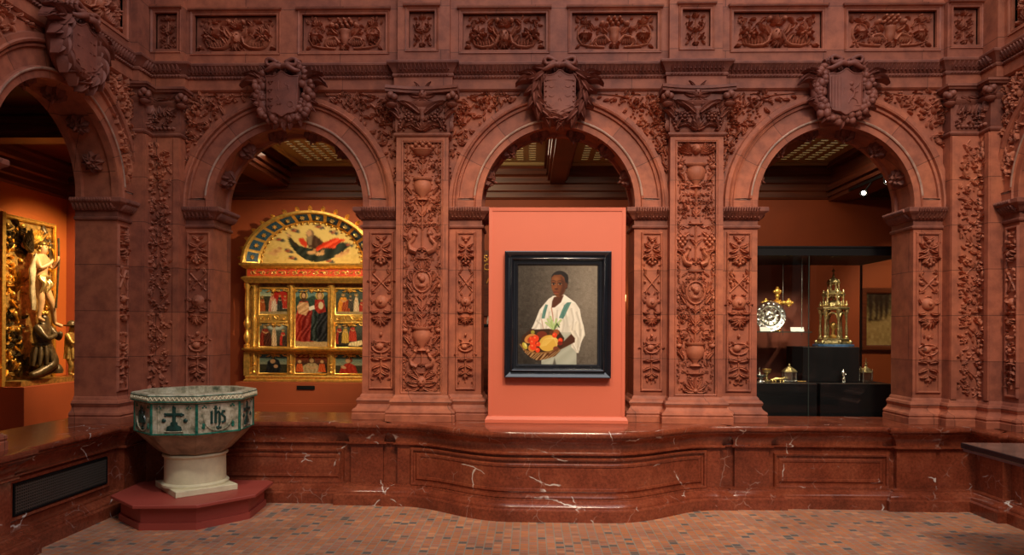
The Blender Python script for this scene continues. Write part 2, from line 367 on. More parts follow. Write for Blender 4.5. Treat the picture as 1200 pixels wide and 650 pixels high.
def r_lathe(m, fn, x, y, prof, hk=.6, base=0, n=6):
    """half round turned shape, prof: (half width, dy) bottom to top"""
    v = []; f = []
    for r, dy in prof:
        for i in range(n+1): a = pi*i/n; v.append(fn(x+r*cos(a), y+dy, base-.004+ (r*sin(a)*hk+.006)*(1 if 0 < i < n else 0)))
    k = n+1
    for j in range(len(prof)-1):
        for i in range(n): f.append((j*k+i, j*k+i+1, (j+1)*k+i+1, (j+1)*k+i))
    f.append(tuple(range(k))); f.append(tuple(reversed(range((len(prof)-1)*k, len(prof)*k)))); m.add(v, f)
def spiral(cx, cy, r0, r1, a0, turns, n=22):
    out = []
    for i in range(n+1):
        t = i/n; r = r0+(r1-r0)*t; a = a0+turns*2*pi*t; out.append((cx+r*cos(a), cy+r*sin(a)))
    return out
def r_rosette(m, fn, x, y, r, h=.02, n=6, rot=0):
    for i in range(n): r_leaf(m, fn, x, y, rot+2*pi*i/n, r, r*.85, h, n=3)
    r_dome(m, fn, x, y, r*.33, r*.33, 0, h*1.5)
def r_fan(m, fn, x, y, ang, spread, n, L, Wd, h=.02, bend=0):
    for i in range(n):
        t = (i/(n-1)-.5) if n > 1 else 0
        r_leaf(m, fn, x, y, ang+spread*t, L*(1-.35*abs(t)), Wd, h, bend=bend*t*2)
def r_scroll(m, fn, cx, cy, r, a0, d, rs, h=.018, leafy=True):
    """spiral stem with leaves off it and a rosette in its eye; d = +1 / -1 winding"""
    pts = spiral(cx, cy, r, r*.28, a0, d*1.35); r_tube(m, fn, pts, r*.11, r*.05, 1.1)
    r_rosette(m, fn, cx, cy, r*.42, h*1.2, 5, rs.random()*2)
    if leafy:
        for k in (2, 5, 8, 11, 14):
            x, y = pts[k]; a = atan2(y-cy, x-cx); r_leaf(m, fn, x, y, a+d*.9, r*.48, r*.26, h, bend=d*.9, n=4)
            if k % 2: r_leaf(m, fn, x, y, a+pi+d*.4, r*.3, r*.2, h*.8, bend=-d*.6, n=3)
def pairfn(f2, x, y, ang, *a, **k): pass
def both(fun, m, fn, x, y, ang, *a, **k):
    fun(m, fn, x, y, ang, *a, **k)
    k2 = dict(k)
    if 'bend' in k2: k2['bend'] = -k2['bend']
    fun(m, fn, -x, y, pi-ang, *a, **k2)
def both_dome(m, fn, x, y, rx, ry, rot=0, h=.02, **k):
    r_dome(m, fn, x, y, rx, ry, rot, h, **k); r_dome(m, fn, -x, y, rx, ry, -rot, h, **k)
def both_scroll(m, fn, cx, cy, r, a0, d, rs, **k):
    r_scroll(m, fn, cx, cy, r, a0, d, rs, **k); r_scroll(m, fn, -cx, cy, r, pi-a0, -d, rs, **k)
def both_tube(m, fn, pts, r0, r1, hk=1.1):
    r_tube(m, fn, pts, r0, r1, hk); r_tube(m, fn, [(-x, y) for x, y in pts], r0, r1, hk)

# ------------------------------------------------------------------ plan of the court
T = .36; ZC = .70; ZB = .925; ZI0 = 2.485; ZI1 = 2.59; ZA = 2.63; RI = .68; RO = .985; PR = .11
XL, XR = -3.48, 3.98
def FR(O, d):
    n = (d[1], -d[0])
    return lambda u, o, z: (O[0]+d[0]*u+n[0]*o, O[1]+d[1]*u+n[1]*o, z)
FB = FR((0, 0), (1, 0)); FL = FR((XL, 0), (0, 1)); FRr = FR((XR, 0), (0, -1))
def rect_ring(m, F, ua, ub, za, zb, prof):
    """mitred moulding round a rectangle, prof (grow, out)"""
    v = []
    for g, o in prof: v += [F(ua-g, o, za-g), F(ub+g, o, za-g), F(ub+g, o, zb+g), F(ua-g, o, zb+g)]
    f = []
    for k in range(len(prof)-1):
        for i in range(4): j = (i+1) % 4; f.append((k*4+i, k*4+j, (k+1)*4+j, (k+1)*4+i))
    m.add(v, f)
def panel_wall(m, F, u0, u1, z0, z1, o, holes, depth=.05):
    us = sorted({u0, u1, *[h[0] for h in holes], *[h[1] for h in holes]}); zs = sorted({z0, z1, *[h[2] for h in holes], *[h[3] for h in holes]})
    for i in range(len(us)-1):
        for j in range(len(zs)-1):
            a, b, c, d = us[i], us[i+1], zs[j], zs[j+1]; mu, mz = (a+b)/2, (c+d)/2
            if any(h[0] < mu < h[1] and h[2] < mz < h[3] for h in holes): continue
            m.add([F(a, o, c), F(b, o, c), F(b, o, d), F(a, o, d)], [(0, 1, 2, 3)])
    for a, b, c, d in holes:
        q = o-depth
        m.add([F(a, o, c), F(b, o, c), F(b, o, d), F(a, o, d), F(a, q, c), F(b, q, c), F(b, q, d), F(a, q, d)], [(0, 1, 5, 4), (1, 2, 6, 5), (2, 3, 7, 6), (3, 0, 4, 7), (4, 5, 6, 7)])

# ------------------------------------------------------------------ carved designs, local a across (0 = axis), b up
def motif_basket(m, fn, b, s, rs):
    r_lathe(m, fn, 0, b, [(s*.12, 0), (s*.20, s*.05), (s*.10, s*.10), (s*.42, s*.22), (s*.55, s*.42), (s*.60, s*.46), (s*.56, s*.50)], .5)
    for i in range(7): r_dome(m, fn, (i-3)*s*.19, b+s*(.62+.14*(i % 2)), s*.13, s*.13, 0, s*.16)
    for i in range(4): r_dome(m, fn, (i-1.5)*s*.2, b+s*.88, s*.12, s*.11, 0, s*.15)
def motif_plate(m, fn, b, s, rs):
    r_lathe(m, fn, 0, b, [(s*.16, 0), (s*.30, s*.07), (s*.85, s*.16), (s*.95, s*.22), (s*.92, s*.27)], .25)
    both(r_leaf, m, fn, s*.5, b+s*.05, -.9, s*.35, s*.18, s*.12, bend=.6)
def motif_urn(m, fn, b, s, rs):
    r_lathe(m, fn, 0, b, [(s*.30, 0), (s*.12, s*.10), (s*.14, s*.2), (s*.40, s*.45), (s*.46, s*.75), (s*.38, s*.95), (s*.50, s*1.02), (s*.50, s*1.1)], .5)
    both(r_leaf, m, fn, s*.55, b+s*.3, 1.2, s*.5, s*.22, s*.14, bend=-.9); both_dome(m, fn, s*.78, b+s*.95, s*.16, s*.13, .3, s*.16)
    both(r_leaf, m, fn, s*.62, b+s*1.0, .4, s*.38, s*.2, s*.12, bend=.6)
def motif_scrolls(m, fn, b, s, rs, up=1):
    both_scroll(m, fn, s*.58, b+s*.5, s*.36, pi if up > 0 else 0, -1 if up > 0 else 1, rs, h=s*.1)
    r_tube(m, fn, [(0, b), (0, b+s)], s*.07, s*.05); both(r_leaf, m, fn, 0, b+s*.1, .7, s*.4, s*.2, s*.1, bend=.8)
    both(r_leaf, m, fn, 0, b+s*.62, 1.0, s*.34, s*.16, s*.1, bend=-.8)
def motif_griffins(m, fn, b, s, rs):
    both_tube(m, fn, [(s*.25, b), (s*.55, b+s*.12), (s*.62, b+s*.4), (s*.4, b+s*.62), (s*.36, b+s*.8)], s*.17, s*.08)
    both_dome(m, fn, s*.34, b+s*.86, s*.15, s*.12, .5, s*.15)
    for k in range(4): both(r_leaf, m, fn, s*.55, b+s*(.35+.1*k), 1.1-.25*k, s*.55, s*.15, s*.11, bend=-.5)
    both(r_leaf, m, fn, s*.2, b+s*.1, pi*.9, s*.3, s*.16, s*.1); r_tube(m, fn, [(0, b), (0, b+s)], s*.06, s*.06)
def motif_medal(m, fn, b, s, rs):
    c = b+s*.6
    r_tube(m, fn, [(s*.42*cos(a), c+s*.52*sin(a)) for a in [2*pi*i/18 for i in range(19)]], s*.06, s*.06)
    r_dome(m, fn, 0, c, s*.38, s*.48, 0, s*.07, nu=12); r_dome(m, fn, s*.02, c+s*.1, s*.17, s*.2, 0, s*.2); r_dome(m, fn, -s*.02, c-s*.22, s*.22, s*.13, 0, s*.14)
    r_dome(m, fn, -s*.12, c+s*.2, s*.12, s*.16, .3, s*.17)
    both(r_leaf, m, fn, s*.45, b+s*.1, 1.1, s*.55, s*.24, s*.12, bend=-.5); both(r_leaf, m, fn, s*.5, b+s*.6, 1.0, s*.5, s*.24, s*.12, bend=1.); both_dome(m, fn, s*.8, b+s*.35, s*.1, s*.13, 0, s*.1)
def motif_angel(m, fn, b, s, rs):
    r_dome(m, fn, 0, b+s*.5, s*.21, s*.24, 0, s*.26, nu=10, nv=4); r_dome(m, fn, 0, b+s*.62, s*.24, s*.16, 0, s*.2)
    r_dome(m, fn, 0, b+s*.47, s*.04, s*.06, 0, s*.3); both_dome(m, fn, s*.12, b+s*.42, s*.06, s*.05, 0, s*.24)
    for k in range(6): both(r_leaf, m, fn, s*.2, b+s*(.32+.035*k), .05+.17*k, s*(.75-.05*k), s*.13, s*.12, bend=.35)
def motif_drops(m, fn, b, s, rs):
    for x in (.35, .7):
        both_dome(m, fn, s*x, b+s*.5, s*.1, s*.12, 0, s*.12); both(r_leaf, m, fn, s*x, b+s*.45, -.6, s*.28, s*.16, s*.1, bend=.5); both(r_leaf, m, fn, s*x, b+s*.45, -2.4, s*.28, s*.16, s*.1, bend=-.5)
    r_tube(m, fn, [(0, b), (0, b+s)], s*.09, s*.12); r_fan(m, fn, 0, b+s*.2, pi/2, 2.4, 5, s*.35, s*.14, s*.1)
def motif_grapes(m, fn, b, s, rs):
    for k, (x, y) in enumerate([(0, 0), (-.13, .12), (.13, .12), (-.22, .27), (0, .26), (.22, .27), (-.12, .4), (.12, .4)]): both_dome(m, fn, s*(.62+x*.9), b+s*(.1+y), s*.1, s*.1, 0, s*.13)
    both_tube(m, fn, [(s*.62, b+s*.55), (s*.8, b+s*.8), (s*.6, b+s), (s*.35, b+s*.9)], s*.05, s*.04); both(r_leaf, m, fn, s*.3, b+s*.7, -.6, s*.4, s*.2, s*.1)
    r_tube(m, fn, [(0, b), (0, b+s)], s*.07, s*.06); both(r_leaf, m, fn, 0, b+s*.1, 1.0, s*.42, s*.17, s*.1, bend=-.6)
def motif_mask(m, fn, b, s, rs):
    r_dome(m, fn, 0, b+s*.5, s*.30, s*.34, 0, s*.2, nu=10); both_dome(m, fn, s*.12, b+s*.58, s*.07, s*.05, 0, s*.26); r_dome(m, fn, 0, b+s*.45, s*.06, s*.12, 0, s*.28); r_dome(m, fn, 0, b+s*.28, s*.13, s*.05, 0, s*.22)
    for k in range(5): both(r_leaf, m, fn, s*.1, b+s*(.2+.12*k), -.6+.45*k, s*.75, s*.22, s*.12, bend=(.8 if k < 2 else -.7))
    r_fan(m, fn, 0, b+s*.2, -pi/2, 1.8, 5, s*.3, s*.14, s*.1)
def motif_fan(m, fn, b, s, rs, up=1):
    c = b+(0.1 if up > 0 else .9)*s
    r_fan(m, fn, 0, c, pi/2*up, 3.6, 7, s*.8, s*.26, s*.13, bend=-.8*up); r_dome(m, fn, 0, c, s*.15, s*.15, 0, s*.18)
MOT = dict(basket=motif_basket, plate=motif_plate, urn=motif_urn, scrolls=motif_scrolls, griffins=motif_griffins, medal=motif_medal, angel=motif_angel, drops=motif_drops, grapes=motif_grapes, mask=motif_mask, fan=motif_fan)
def carve_candelabra(m, fn, w, b0, b1, seq, rs):
    tot = sum(k for _, k in seq); b = b1
    for name, k in seq:
        hgt = (b1-b0)*k/tot; b -= hgt; MOT[name](m, fn, b+hgt*.04, min(w*.54, hgt*1.12), rs)
    for _ in range(int(330*w*(b1-b0))):
        x = rs.uniform(.10, .44)*w; z = rs.uniform(b0+.02, b1-.02)
        if rs.random() < .3: both_dome(m, fn, x, z, .009, .009, 0, .010)
        else: both(r_leaf, m, fn, x, z, rs.random()*6.3, rs.uniform(.025, .045), .018, .011, bend=rs.uniform(-1.4, 1.4), n=4)
    z = b0+.03
    while z < b1-.03:                                    # buds and leaflets along both margins
        both(r_leaf, m, fn, w*.40, z, pi/2+rs.uniform(-.6, .6), .04, .020, .012, bend=rs.uniform(-.8, .8))
        if rs.random() < .6: both_dome(m, fn, w*.44, z+.03, .009, .009, 0, .012)
        z += rs.uniform(.035, .06)
def carve_scattered(m, fn, w, b0, b1, rs):
    """looser climbing flowers of the corner pilasters"""
    z = b0+.06; side = 1
    pts = [(w*.24*sin(i*.62), b0+(b1-b0)*i/60) for i in range(61)]; r_tube(m, fn, pts, .007, .006)
    while z < b1-.05:
        x = side*w*rs.uniform(.14, .30)
        k = rs.random()
        if k < .4: r_rosette(m, fn, x, z, rs.uniform(.03, .045), .016, 5, rs.random()*3)
        elif k < .7:
            for _ in range(4): r_dome(m, fn, x+rs.uniform(-.025, .025), z+rs.uniform(-.02, .02), .014, .014, 0, .018)
        else: r_fan(m, fn, x, z, rs.random()*6.3, 3, 4, .055, .024, .016, bend=.5)
        r_leaf(m, fn, -x*.6, z+.02, rs.random()*6.3, .06, .026, .016, bend=rs.uniform(-1, 1)); r_leaf(m, fn, -x*1.3, z-.02, rs.random()*6.3, .05, .022, .014, bend=rs.uniform(-1, 1))
        side = -side; z += rs.uniform(.045, .075)
    for _ in range(170):
        x = rs.uniform(-.42, .42)*w; z = rs.uniform(b0+.02, b1-.02)
        if rs.random() < .3: r_dome(m, fn, x, z, .011, .011, 0, .014)
        else: r_leaf(m, fn, x, z, rs.random()*6.3, rs.uniform(.03, .055), .022, .014, bend=rs.uniform(-1.4, 1.4), n=4)
def carve_trophy(m, fn, w, b0, b1, rs, var=0):
    """drop of leaves, flowers and arms of the half piers"""
    H = b1-b0; P = lambda t: b1-H*t
    both(r_leaf, m, fn, w*.05, P(.07), .25, w*.42, w*.2, .018, bend=.9); both(r_leaf, m, fn, w*.05, P(.08), -.8, w*.4, w*.2, .018, bend=.9); r_dome(m, fn, 0, P(.03), w*.1, w*.1, 0, .022)
    both(r_leaf, m, fn, w*.02, P(.02), .5, w*.3, w*.15, .015, bend=.6)
    for k in range(5): r_leaf(m, fn, 0, P(.12), -pi/2+(k-2)*.6, w*.5, w*.22, .024)
    for k in (-1, 0, 1): r_dome(m, fn, k*w*.13, P(.17+.012*(k == 0)), w*.09, w*.11, 0, .026)
    both_tube(m, fn, [(w*.36, P(.25)), (0, P(.31)), (-w*.36, P(.37))], .008, .006); both(r_leaf, m, fn, w*.36, P(.25), 1.9, w*.3, w*.15, .016); both_dome(m, fn, w*.34, P(.30), w*.07, w*.1, 0, .018)
    if var: r_tube(m, fn, [(w*.24*cos(a), P(.44)+w*.24*sin(a)) for a in [2*pi*i/14 for i in range(15)]], .006, .006)
    r_dome(m, fn, 0, P(.44), w*.30, w*.34, 0, .022, nu=12); r_dome(m, fn, 0, P(.44), w*.12, w*.14, 0, .034); both(r_leaf, m, fn, w*.3, P(.44), .8, w*.26, w*.14, .014)
    both(r_leaf, m, fn, w*.1, P(.50), -.5, w*.38, w*.18, .018, bend=1.)
    r_fan(m, fn, 0, P(.545), -pi/2, 2.6, 7, w*.46, w*.17, .022); both(r_leaf, m, fn, 0, P(.55), .3, w*.44, w*.2, .018, bend=-.9); r_dome(m, fn, 0, P(.66), w*.07, w*.12, 0, .02)
    c = P(.735)
    r_tube(m, fn, [(w*.38*cos(a), c+w*.36*sin(a)) for a in [pi*1.05+pi*.9*i/12 for i in range(13)]], .010, .010); r_tube(m, fn, [(w*.38*cos(a), c+w*.2*sin(a)) for a in [pi*.05+pi*.9*i/12 for i in range(13)]], .007, .007)
    r_dome(m, fn, -w*.06, c-w*.04, w*.2, w*.2, 0, .018); r_leaf(m, fn, w*.1, c, .5, w*.28, w*.12, .014); r_leaf(m, fn, -w*.16, c+w*.1, 2.2, w*.24, w*.12, .014)
    both(r_leaf, m, fn, w*.04, P(.83), .5, w*.4, w*.2, .018, bend=-1.); both(r_leaf, m, fn, w*.04, P(.87), -.2, w*.42, w*.2, .018, bend=-.9); both(r_leaf, m, fn, w*.03, P(.91), -.7, w*.36, w*.18, .018, bend=.6)
    for _ in range(24):
        x = rs.uniform(.08, .42)*w; z = rs.uniform(b0+.02, b1-.02)
        both(r_leaf, m, fn, x, z, rs.random()*6.3, rs.uniform(.025, .04), .018, .011, bend=rs.uniform(-1.4, 1.4), n=4)
    r_tube(m, fn, [(0, P(.79)), (0, P(.98))], .009, .006); r_fan(m, fn, 0, P(.93), -pi/2, 1.6, 3, w*.26, w*.14, .018); r_dome(m, fn, 0, P(.82), w*.09, w*.07, 0, .024)
def carve_big_mask(m, fn, w, h, rs):
    for _ in range(32):
        x = rs.uniform(.08, .46)*w; y = rs.uniform(.06, .94)*h
        if rs.random() < .25: both_dome(m, fn, x, y, .010, .010, 0, .012)
        else: both(r_leaf, m, fn, x, y, rs.random()*6.3, rs.uniform(.03, .055), .024, .014, bend=rs.uniform(-1.4, 1.4), n=4)
    r_dome(m, fn, 0, h*.38, w*.062, h*.22, 0, .045, nu=10); both_dome(m, fn, w*.025, h*.45, w*.014, h*.03, 0, .055); r_dome(m, fn, 0, h*.36, w*.012, h*.06, 0, .06); r_dome(m, fn, 0, h*.24, w*.03, h*.035, 0, .052)
    r_fan(m, fn, 0, h*.25, -pi/2, 2.6, 7, h*.26, h*.12, .03); r_fan(m, fn, 0, h*.72, pi/2, 3.2, 7, h*.24, h*.14, .03); both_dome(m, fn, w*.09, h*.86, w*.03, h*.09, .4, .035)
    both_tube(m, fn, [(w*.07, h*.42), (w*.10, h*.2), (w*.17, h*.1), (w*.28, h*.08), (w*.36, h*.14), (w*.42, h*.35), (w*.42, h*.6)], .02, .008, 1.3)
    both(r_leaf, m, fn, w*.08, h*.4, .8, w*.14, h*.2, .035, bend=.9); both(r_leaf, m, fn, w*.12, h*.2, 1.2, w*.13, h*.18, .03, bend=-.9); both(r_leaf, m, fn, w*.12, h*.55, .2, w*.12, h*.16, .03, bend=1.1)
    for k in range(7): both(r_leaf, m, fn, w*(.15+.035*k), h*.12, 1.7-.05*k, h*.26, h*.11, .022, bend=-.8)
    for k in range(8): a = k*.8; both(r_leaf, m, fn, w*.33+w*.02*cos(a), h*.45+h*.04*sin(a), a, h*.22, h*.11, .03)
    for _ in range(7): both_dome(m, fn, w*.33+rs.uniform(-.05, .05), h*.47+rs.uniform(-.06, .06), .014, .014, 0, .045)
    both(r_leaf, m, fn, w*.40, h*.66, 1.9, h*.2, h*.1, .025); both(r_leaf, m, fn, w*.42, h*.82, 2.9, h*.18, h*.1, .02); both(r_leaf, m, fn, w*.2, h*.75, 2.2, h*.24, h*.12, .025, bend=.8); both(r_leaf, m, fn, w*.24, h*.85, .3, h*.2, h*.1, .02, bend=-.8)
    both_dome(m, fn, w*.46, h*.12, w*.02, h*.05, 0, .03); both(r_leaf, m, fn, w*.42, h*.1, -.2, h*.2, h*.1, .022); both(r_leaf, m, fn, w*.45, h*.9, 2.5, h*.12, h*.08, .02)
def carve_big_urn(m, fn, w, h, rs):
    for _ in range(32):
        x = rs.uniform(.08, .46)*w; y = rs.uniform(.06, .94)*h
        if rs.random() < .25: both_dome(m, fn, x, y, .010, .010, 0, .012)
        else: both(r_leaf, m, fn, x, y, rs.random()*6.3, rs.uniform(.03, .055), .024, .014, bend=rs.uniform(-1.4, 1.4), n=4)
    r_lathe(m, fn, 0, h*.10, [(w*.05, 0), (w*.06, h*.03), (w*.02, h*.09), (w*.045, h*.18), (w*.058, h*.28), (w*.06, h*.42), (w*.075, h*.47), (w*.075, h*.52)], .55)
    r_fan(m, fn, 0, h*.12, -pi/2, 3.0, 7, h*.18, h*.1, .03)
    for k in range(9): r_dome(m, fn, w*(-.09+.0225*k), h*(.72+.09*((k*5) % 3)), w*.026, w*.026, 0, .04)
    both_dome(m, fn, w*.15, h*.74, w*.038, w*.038, 0, .04); both_tube(m, fn, [(w*.17, h*.65), (w*.13, h*.50), (w*.08, h*.48)], .014, .008); both(r_leaf, m, fn, w*.08, h*.5, .5, w*.1, h*.16, .03, bend=.6)
    for k in (-1, 1):
        pass
    both_tube(m, fn, [(w*.06, h*.22), (w*.12, h*.40), (w*.20, h*.36), (w*.24, h*.2), (w*.2, h*.08), (w*.12, h*.07)], .018, .012, 1.2)
    both_tube(m, fn, [(w*.2, h*.08), (w*.3, h*.10), (w*.40, h*.16), (w*.445, h*.35), (w*.44, h*.55), (w*.40, h*.7), (w*.34, h*.72), (w*.29, h*.66), (w*.27, h*.55)], .012, .008, 1.2)
    r_c = w*.35
    for k in range(7): both(r_leaf, m, fn, r_c, h*.44, -pi/2+(k-3)*.5, h*.2, h*.1, .03)
    both_dome(m, fn, r_c, h*.46, w*.05, h*.05, 0, .035); both_tube(m, fn, [(r_c, h*.5), (r_c, h*.75)], .008, .006)
    both(r_leaf, m, fn, r_c, h*.74, 1.57, h*.2, h*.12, .03); both(r_leaf, m, fn, r_c, h*.74, .5, h*.18, h*.1, .025); both(r_leaf, m, fn, r_c, h*.74, 2.6, h*.18, h*.1, .025); both_dome(m, fn, r_c, h*.92, w*.016, w*.016, 0, .035)
    for k in range(6): both(r_leaf, m, fn, w*(.10+.03*k), h*.16, 1.2+.1*k, h*.18, h*.09, .022, bend=.7)
    both(r_leaf, m, fn, w*.42, h*.14, -.7, h*.18, h*.09, .022); both(r_leaf, m, fn, w*.40, h*.2, 2.3, h*.16, h*.09, .022); both(r_leaf, m, fn, w*.45, h*.8, 1.2, h*.16, h*.09, .022); both(r_leaf, m, fn, w*.25, h*.6, 1.0, h*.2, h*.1, .022); both(r_leaf, m, fn, w*.22, h*.5, 2.6, h*.14, h*.08, .022)
def carve_small(m, fn, w, h, rs, var=0):
    r_tube(m, fn, [(0, h*.08), (0, h*.92)], .008, .006); both_scroll(m, fn, w*.24, h*.28, w*.17, pi, -1, rs, h=.018); both_scroll(m, fn, w*.24, h*.66, w*.17, pi, 1, rs, h=.018)
    r_fan(m, fn, 0, h*.86, pi/2, 2.6, 5, h*.14, h*.07, .02); r_fan(m, fn, 0, h*.12, -pi/2, 2.6, 5, h*.12, h*.06, .02); r_rosette(m, fn, 0, h*.48, w*.13, .022, 5)
    both(r_leaf, m, fn, w*.1, h*.48, .3, w*.3, w*.14, .018, bend=.7); both(r_leaf, m, fn, w*.4, h*.9, 3.5, w*.2, w*.12, .015); both(r_leaf, m, fn, w*.4, h*.08, 2.4, w*.2, w*.12, .015)
def carve_spandrel(m, F, uc, sgn, rs, upil):
    """scroll in the corner between arch and pilaster; sgn +1 right of the arch axis"""
    fn = lambda a, b, h: F(uc+sgn*a, h*1.7, b)
    r_scroll(m, fn, .93, 3.425, .13, 2.4, -1, rs, h=.026); r_scroll(m, fn, .71, 3.535, .075, 1.0, 1, rs, h=.022); r_scroll(m, fn, 1.085, 3.18, .078, 3.8, 1, rs, h=.022)
    r_scroll(m, fn, 1.10, 3.53, .055, .5, -1, rs, h=.02); r_rosette(m, fn, .99, 3.40, .05, .03, 5); r_rosette(m, fn, .88, 3.47, .045, .03, 5, .5); r_rosette(m, fn, .90, 3.36, .04, .028, 5)
    r_tube(m, fn, [(.82, 3.48), (.77, 3.52)], .014, .012); r_tube(m, fn, [(.64, 3.57), (.54, 3.592), (.36, 3.608)], .012, .004); r_tube(m, fn, [(1.04, 3.32), (1.07, 3.25)], .012, .01); r_tube(m, fn, [(1.12, 3.11), (1.15, 2.99), (1.165, 2.80)], .011, .004)
    R2 = .985*.985
    for _ in range(1000):
        x = rs.uniform(.30, 1.19); y = rs.uniform(2.78, 3.61); d2 = x*x+(y-2.63)**2
        if d2 < 1.035 or d2 > 2.3: continue
        if (x-.93)**2+(y-3.425)**2 < .012 or (x-.71)**2+(y-3.535)**2 < .004 or (x-1.085)**2+(y-3.18)**2 < .004: continue
        if rs.random() < .22: r_dome(m, fn, x, y, .012, .012, 0, .018)
        elif rs.random() < .45: r_leaf(m, fn, x, y, rs.random()*6.3, rs.uniform(.04, .075), .030, .018, bend=rs.uniform(-1, 1), n=4)

# ------------------------------------------------------------------ piers
BASE = [(.002, ZC), (.075, ZC), (.075, ZC+.052), (.068, ZC+.06), (.075, ZC+.075), (.07, ZC+.09), (.055, ZC+.10), (.04, ZC+.115), (.033, ZC+.135), (.04, ZC+.15), (.046, ZC+.165), (.036, ZC+.185), (.018, ZC+.195), (.014, ZC+.21), (.002, ZC+.225)]
IMP = [(.002, 2.405), (.018, 2.412), (.022, 2.425), (.018, 2.435), (.002, 2.44), (.002, 2.485), (.016, 2.488), (.03, 2.505), (.05, 2.535), (.068, 2.545), (.075, 2.555), (.075, 2.585), (.07, 2.59), (.002, 2.59)]
CAPF = [(.002, 3.195), (.014, 3.20), (.022, 3.212), (.022, 3.222), (.01, 3.232), (.002, 3.232)]
def band_leaves(m, path, o0, z0, o1, z1, step, w, bead=None, closed=False):
    """row of small upright leaves on a slanted moulding along a plan path"""
    P = [Vector(p) for p in path]
    for i in range(len(P)-1):
        d = P[i+1]-P[i]; L = d.length
        if L < step*.6: continue
        d.normalize(); n = Vector((d.y, -d.x)); k = max(1, round(L/step))
        sl = sqrt((o1-o0)**2+(z1-z0)**2); nz = (o1-o0)/sl; no = (z1-z0)/sl
        for q in range(k):
            s0 = L*(q+.5)/k
            fn = lambda a, b, h: (P[i].x+d.x*(s0+a)+n.x*(o0+(o1-o0)*b/sl+no*h), P[i].y+d.y*(s0+a)+n.y*(o0+(o1-o0)*b/sl+no*h), z0+(z1-z0)*b/sl-nz*h)
            r_leaf(m, fn, 0, 0, pi/2, sl, w, .014, n=3, tip=.6)
            if bead: r_dome(m, fn, L/k/2, sl*.3, bead, bead, 0, .012, nu=6, nv=2)
def shaft(m, foot, z0, z1): m.prism(foot, z0, z1)
def pier_full(F, uc, wo, wp, label, seq, seed, det=True, gap=None):
    """free pier: half piers, pilaster, base, imposts, capital, carved panels"""
    rs = random.Random(seed)
    c = F(uc, 0, ZC); t = empty('carved_pier', c, label, 'pillar', None)
    P2 = lambda u, o: F(u, o, 0)[:2]
    L0, L1 = uc-wo[0], uc+wo[1]
    mid = [P2(L0, -T), P2(L0, 0), P2(uc-wp, 0), P2(uc-wp, PR), P2(uc+wp, PR), P2(uc+wp, 0), P2(L1, 0), P2(L1, -T)]
    m = MB(); m.prism([P2(L0, -T), P2(L0, 0), P2(L1, 0), P2(L1, -T)], ZC, ZI1); m.build('shaft', 'tc', t, 0)
    m = MB(); m.sweep(mid, BASE); m.build('base', 'tc', t, 30)
    pm = MB(); uA, uB = uc-wp, uc+wp; pn = .062
    hole = (uA+pn, uB-pn, ZB+.03, 3.15)
    panel_wall(pm, F, uA, uB, ZB-.03, 3.63, PR, [hole], .028); 
    for u in (uA, uB): pm.add([F(u, -.01, ZB-.03), F(u, PR, ZB-.03), F(u, PR, 3.63), F(u, -.01, 3.63)], [(0, 1, 2, 3)])
    rect_ring(pm, F, *hole, [(0, PR-.028), (.0, PR-.02), (.006, PR-.012), (.006, PR+.002), (.014, PR+.006), (.02, PR)])
    pm.build('pilaster', 'tc', t, 30)
    rm = MB(); fn = lambda a, b, h: F(uc+a, PR-.029+h*1.55, b); carve_candelabra(rm, fn, (uB-uA-2*pn)*1.04, hole[2], hole[3], seq, rs); rm.build('relief_panel', 'tc_rel', t, 60)
    for k, (ua, ub) in enumerate(((L0, uc-wp), (uc+wp, L1))):
        w = ub-ua; q = .072 if w > .2 else .05; hm = MB(); hl = (ua+q+.01, ub-q+.01 if k == 0 else ub-q, ZB+.06, 2.355)
        # half pier carries a sunk panel on its face
        rect_ring(hm, F, *hl, [(0, .002), (.0, .008), (.006, .016), (.014, .018), (.02, .012), (.024, .0)])
        uc2 = (hl[0]+hl[1])/2; fn2 = lambda a, b, h: F(uc2+a*1.22, .001+h*1.8, b); hm.build('panel_moulding', 'tc', t, 30)
        rm = MB(); carve_trophy(rm, fn2, hl[1]-hl[0], hl[2]+.02, hl[3]-.02, rs, k); rm.build('relief_panel', 'tc_rel', t, 60)
    for path in ([P2(L0, -T), P2(L0, 0), P2(uc-wp, 0)], [P2(uc+wp, 0), P2(L1, 0), P2(L1, -T)]):
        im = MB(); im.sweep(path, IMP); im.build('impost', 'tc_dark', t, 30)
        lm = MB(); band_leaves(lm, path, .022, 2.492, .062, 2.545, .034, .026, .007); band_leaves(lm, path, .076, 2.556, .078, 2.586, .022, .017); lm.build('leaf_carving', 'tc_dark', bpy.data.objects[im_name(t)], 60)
    capital(t, F, uc, wp, rs)
    return t
def im_name(t): return [o for o in kids(t) if o.name.startswith('impost')][-1].name
